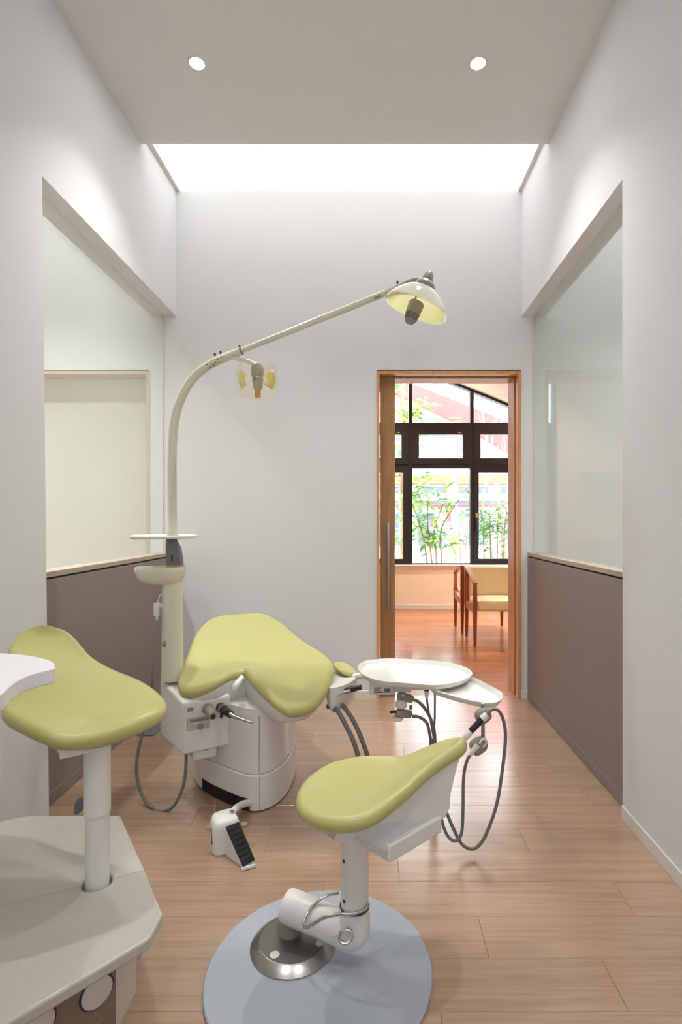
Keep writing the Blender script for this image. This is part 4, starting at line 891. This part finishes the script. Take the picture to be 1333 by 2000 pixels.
# ------------------------------------------------------------------ waiting room chairs
def chair(y_front, y_back, x0, x1, label):
    s = 1 if y_back > y_front else -1
    c = empty('waiting_chair', ((x0+x1)/2, (y_front+y_back)/2, 0), label, 'armchair', 'waiting room armchairs')
    def Y(t): return y_front+(y_back-y_front)*t       # 0 front, 1 back
    for x in (x0, x1):
        lx = .018
        for t, top in ((0.03, .555), (.97, .67)):
            q = [V(x, Y(t), 0), V(x, Y(t), .18), V(x, Y(t), .38), V(x, Y(t), top)]
            b = MB(); prev = None
            loops = [[V(p.x+dx*h_, p.y+dy*h_, p.z) for dx, dy in ((-1, -1), (1, -1), (1, 1), (-1, 1))] for p, h_ in zip(q, (.012, .016, .020, .017))]
            b.loft(loops).build('leg', 'chair_wood', c, bevel=.002)
        ap_ = [(0, .555), (.0, .575), (.25, .625), (.6, .668), (1.0, .690), (1.02, .665), (.6, .642), (.25, .598)]
        b = MB().loft([[V(x+dx, Y(t), z) for t, z in ap_] for dx in (-.022, .022)]); b.build('armrest', 'chair_wood', c, bevel=.003)
        MB().loft([[V(x+dx, Y(t), z) for t, z in ((.03, .30), (.03, .385), (.97, .35), (.97, .29))] for dx in (-.014, .014)]).build('side_rail', 'chair_wood', c, bevel=.002)
    MB().box(x0+.02, x1-.02, min(Y(-.02), Y(.9)), max(Y(-.02), Y(.9)), .315, .418).build('seat', 'cream_vinyl', c, bevel=.03, seg=4)
    b = MB().loft([[V(x, Y(t), z) for t, z in ((.80, .40), (.90, .40), (1.0, .685), (.92, .690))] for x in (x0+.022, x1-.022)]); b.build('backrest', 'cream_vinyl', c, bevel=.012, seg=3)
    return c
chair(4.92, 5.38, .94, 1.44, 'nearer cream armchair with wooden legs facing the doorway')
chair(5.93, 5.46, .915, 1.42, 'farther cream armchair with wooden legs facing the window')

# ------------------------------------------------------------------ outdoors
struct(MB().box(-40, 40, YW+.16, 60, -.3, -.1).build('ground', 'paving', smooth=0), 'bright paved ground outside the window', 'ground')
ev = empty('red_canopy', (0, 9.6, 1.2), 'red sloping canopy edge outside the window', 'canopy')
def pl5(cx, cy, Y): return P(760+cx/5.128, 730+cy/5.128, Y)
def board(pts, th, name, m, parent):
    vs = [Vector(p) for p in pts]; n = len(vs); b = [v+V(0, th, 0) for v in vs]
    return MB().loft([vs, b]).build(name, m, parent, smooth=0)
board([pl5(-300, -105, 9.6), pl5(270, 112, 9.6), pl5(1500, 600, 9.6), pl5(1500, 980, 9.6), pl5(760, 530, 9.6), pl5(-300, 40, 9.6)], .25, 'fascia', 'red_band', ev)
board([pl5(-300, 42, 9.62), pl5(760, 534, 9.62), pl5(1500, 985, 9.62), pl5(1500, 1030, 9.62), pl5(740, 620, 9.62), pl5(-300, 330, 9.62)], .2, 'soffit_board', 'salmon_band', ev)
MB().box(ev.location.x+5.2, ev.location.x+5.4, 9.65, 9.8, -.1, 3).build('post', 'concrete', ev, smooth=0)
MB().box(-3.6, -3.4, 9.65, 9.8, -.1, 4.8).build('post', 'concrete', ev, smooth=0)
bd_ = empty('far_building', (3, 26, -.1), 'pale building across the street with an orange band', 'building')
def zb_(py, Y): return H-(py-CY)/FPX*Y
YFB = 26.0
MB().box(-8, 16, YFB, YFB+6, -.1, 9).build('facade', 'concrete', bd_, smooth=0)
MB().box(-8, 16, YFB-.35, YFB, zb_(946, YFB), zb_(929, YFB)).build('orange_band', 'orange_band', bd_, smooth=0)
MB().box(-8, 16, YFB-.6, YFB, zb_(979, YFB), zb_(965, YFB)).build('balcony_rail', 'concrete_grey', bd_, smooth=0)
MB().box(-8, 16, YFB-.3, YFB, zb_(990, YFB), zb_(986, YFB)).build('red_strip', 'sign_red', bd_, smooth=0)
for x in range(-6, 15, 2):
    for z0, z1 in ((zb_(963, YFB), zb_(950, YFB)), (zb_(890, YFB), zb_(868, YFB)), (zb_(862, YFB), zb_(850, YFB)), (-.05, 1.5)):
        wdw = MB().box(x+.2, x+1.6, YFB-.04, YFB, z0, z1).build('window', 'far_glass', bd_, smooth=0)
for k, (px, py, w_, h_, m) in enumerate(((858, 1010, .35, .5, 'sign_white'), (866, 1006, .25, .6, 'sign_blue'), (880, 998, .3, .9, 'sign_red'), (902, 1032, .8, .5, 'sign_blue'), (851, 1020, .4, .4, 'sign_red'), (873, 1022, .5, .7, 'sign_white'), (844, 1030, .5, .5, 'sign_blue'))):
    q = P(px, py, 23+k*.2)
    s_ = empty('street_sign', (q.x, q.y, -.1), ('white', 'blue', 'tall red', 'wide blue', 'small red', 'tall white', 'square blue')[k]+' board standing in the street across from the window', 'sign', 'boards in the street')
    MB().box(q.x-w_/2, q.x+w_/2, q.y, q.y+.06, q.z-h_/2, q.z+h_/2).build('panel', m, s_, smooth=0)
    MB().box(q.x-.03, q.x+.03, q.y+.01, q.y+.05, -.1, q.z-h_/2).build('post', 'concrete_grey', s_, smooth=0)
up_ = empty('utility_pole', (P(888, 1016, 17).x, 17, -.1), 'grey utility pole with wires across the street', 'utility pole')
MB().lathe([(0, -.1), (.11, -.1), (.085, 8), (0, 8)], (P(888, 1016, 17).x, 17, 0), seg=20).build('pole', 'concrete_grey', up_)
q = P(863, 866, 17); MB().box(q.x-.22, q.x+.22, 16.9, 17.1, q.z-.08, q.z+.06).box(q.x-.08, q.x+.08, 16.92, 17.08, q.z-.18, q.z-.08).box(q.x+.2, P(888, 0, 17).x, 16.97, 17.03, q.z-.02, q.z+.02).build('junction_box', 'slate_plastic', up_, smooth=0)
for py in (862, 884, 889):
    MB().tube([P(700, py+4, 16.8), P(888, py, 17), P(1100, py+5, 17.2)], .012, seg=6).build('wire', 'slate_plastic', up_)

def leaf_mesh(b, c, d, n, L, wd):
    d = d.normalized(); s_ = d.cross(n).normalized(); n = s_.cross(d)
    b.add([c, c+d*L*.4+s_*wd, c+d*L-n*L*.15, c+d*L*.4-s_*wd, c+d*L*.45+n*wd*.25], [(0, 1, 4), (1, 2, 4), (2, 3, 4), (3, 0, 4)])
def tree(label, base, stems, leafspec, rnd, bark='bark', name='tree'):
    rg = random.Random(rnd); t = empty(name, base, label, 'tree' if name == 'tree' else 'shrub', 'plants outside the window')
    tips = []
    for pts, r0, r1 in stems:
        MB().tube(pts, [r0, (r0+r1)/2, r1], seg=8, n=5).build('trunk', bark, t, smooth=60)
        pth = cat_open(pts, 6); nb_ = len(pth)
        bt = MB()
        for k in range(leafspec['twigs']):
            p = pth[int(nb_*(leafspec['from']+(1-leafspec['from'])*rg.random())) % nb_]
            a = rg.random()*6.283; L = leafspec['tl']*(.5+rg.random()); d = V(math.cos(a), math.sin(a)*.8, .2+.7*rg.random()).normalized()
            m_ = p+d*L*.5+V(0, 0, -.03); e = p+d*L
            bt.tube([p, m_, e], [r1*.6, r1*.4, r1*.18], seg=5, n=3); tips += [(m_, d), (e, d), (p.lerp(e, .75), d)]
        bt.build('twigs', bark, t, smooth=60, kind='stuff', merge=False)
    for m, num, L in leafspec['leaves']:
        lb = MB()
        for k in range(num):
            p, d = rg.choice(tips); a = rg.random()*6.283
            c = p+V(rg.gauss(0, 1), rg.gauss(0, 1), rg.gauss(0, 1))*leafspec['spread']
            leaf_mesh(lb, c, V(math.cos(a), math.sin(a), rg.uniform(-.7, .5)), V(rg.uniform(-.5, .5), rg.uniform(-.5, .5), 1), L*rg.uniform(.7, 1.3), L*.17)
        lb.build('leaves', m, t, smooth=0, kind='stuff', merge=False)
Yt = 8.6
tree('slim tree with large leaf tufts at the left of the window', V(P(786, 1100, Yt).x, Yt, -.1),
     [([V(P(786, 0, Yt).x, Yt, -.1), P(785, 1020, Yt), P(784, 930, Yt), P(788, 840, Yt), P(784, 700, Yt)], .045, .02)],
     dict(twigs=20, tl=.5, spread=.05, leaves=(('leaf_dark', 190, .20), ('leaf_green', 190, .19), ('leaf_yellow', 80, .17)), **{'from': .18}), 5)
tree('many-stemmed leafy shrub in the middle of the window', V(P(838, 1100, 7.7).x, 7.7, -.1),
     [([V(P(845+8*k, 0, 7.7).x, 7.7, -.1), P(842+10*k-10, 1080, 7.7), P(822+14*k, 1030, 7.7), P(806+30*k, 985-8*(k % 2), 7.7)], .018, .007) for k in range(4)],
     dict(twigs=6, tl=.32, spread=.04, leaves=(('leaf_dark', 130, .17), ('leaf_green', 120, .16), ('leaf_yellow', 60, .14)), **{'from': .35}), 11, name='shrub')
tree('low yellow-green shrub beside the window mullion', V(P(905, 1100, 8.8).x, 8.8, -.1),
     [([V(P(895+9*k, 0, 8.8).x, 8.8, -.1), P(890+10*k, 1090, 8.8), P(884+14*k, 1050, 8.8), P(880+18*k, 1012+10*(k % 2), 8.8)], .012, .005) for k in range(3)],
     dict(twigs=8, tl=.3, spread=.06, leaves=(('leaf_yellow', 170, .11), ('leaf_green', 40, .1)), **{'from': .3}), 21, name='shrub')
tree('grey forked tree behind the casement window', V(P(975, 1100, 9.0).x, 9.0, -.1),
     [([V(P(986, 0, 9.0).x, 9.0, -.1), P(981, 1040, 9.0), P(972, 960, 9.0), P(955, 880, 9.0), P(940, 790, 9.0)], .045, .015),
      ([V(P(968, 0, 9.1).x, 9.1, -.1), P(955, 1040, 9.1), P(944, 985, 9.1), P(951, 930, 9.1), P(965, 840, 9.1)], .03, .012),
      ([V(P(992, 0, 8.9).x, 8.9, -.1), P(986, 1040, 8.9), P(990, 980, 8.9), P(992, 920, 8.9), P(978, 800, 8.9)], .025, .01)],
     dict(twigs=10, tl=.42, spread=.05, leaves=(('leaf_green', 40, .10), ('leaf_dark', 20, .1)), **{'from': .05}), 31, 'bark_grey')
tree('dense dark-leaved shrub below the casement window', V(P(965, 1100, 7.7).x, 7.7, -.1),
     [([V(P(948+13*k, 0, 7.7).x, 7.7+.05*k, -.1), P(946+13*k, 1080, 7.7), P(944+14*k, 1040, 7.7), P(940+17*k, 1000-6*(k % 2), 7.7)], .012, .005) for k in range(4)],
     dict(twigs=9, tl=.26, spread=.05, leaves=(('leaf_dark', 240, .13), ('leaf_green', 130, .12), ('leaf_yellow', 30, .1)), **{'from': .1}), 41, name='shrub')
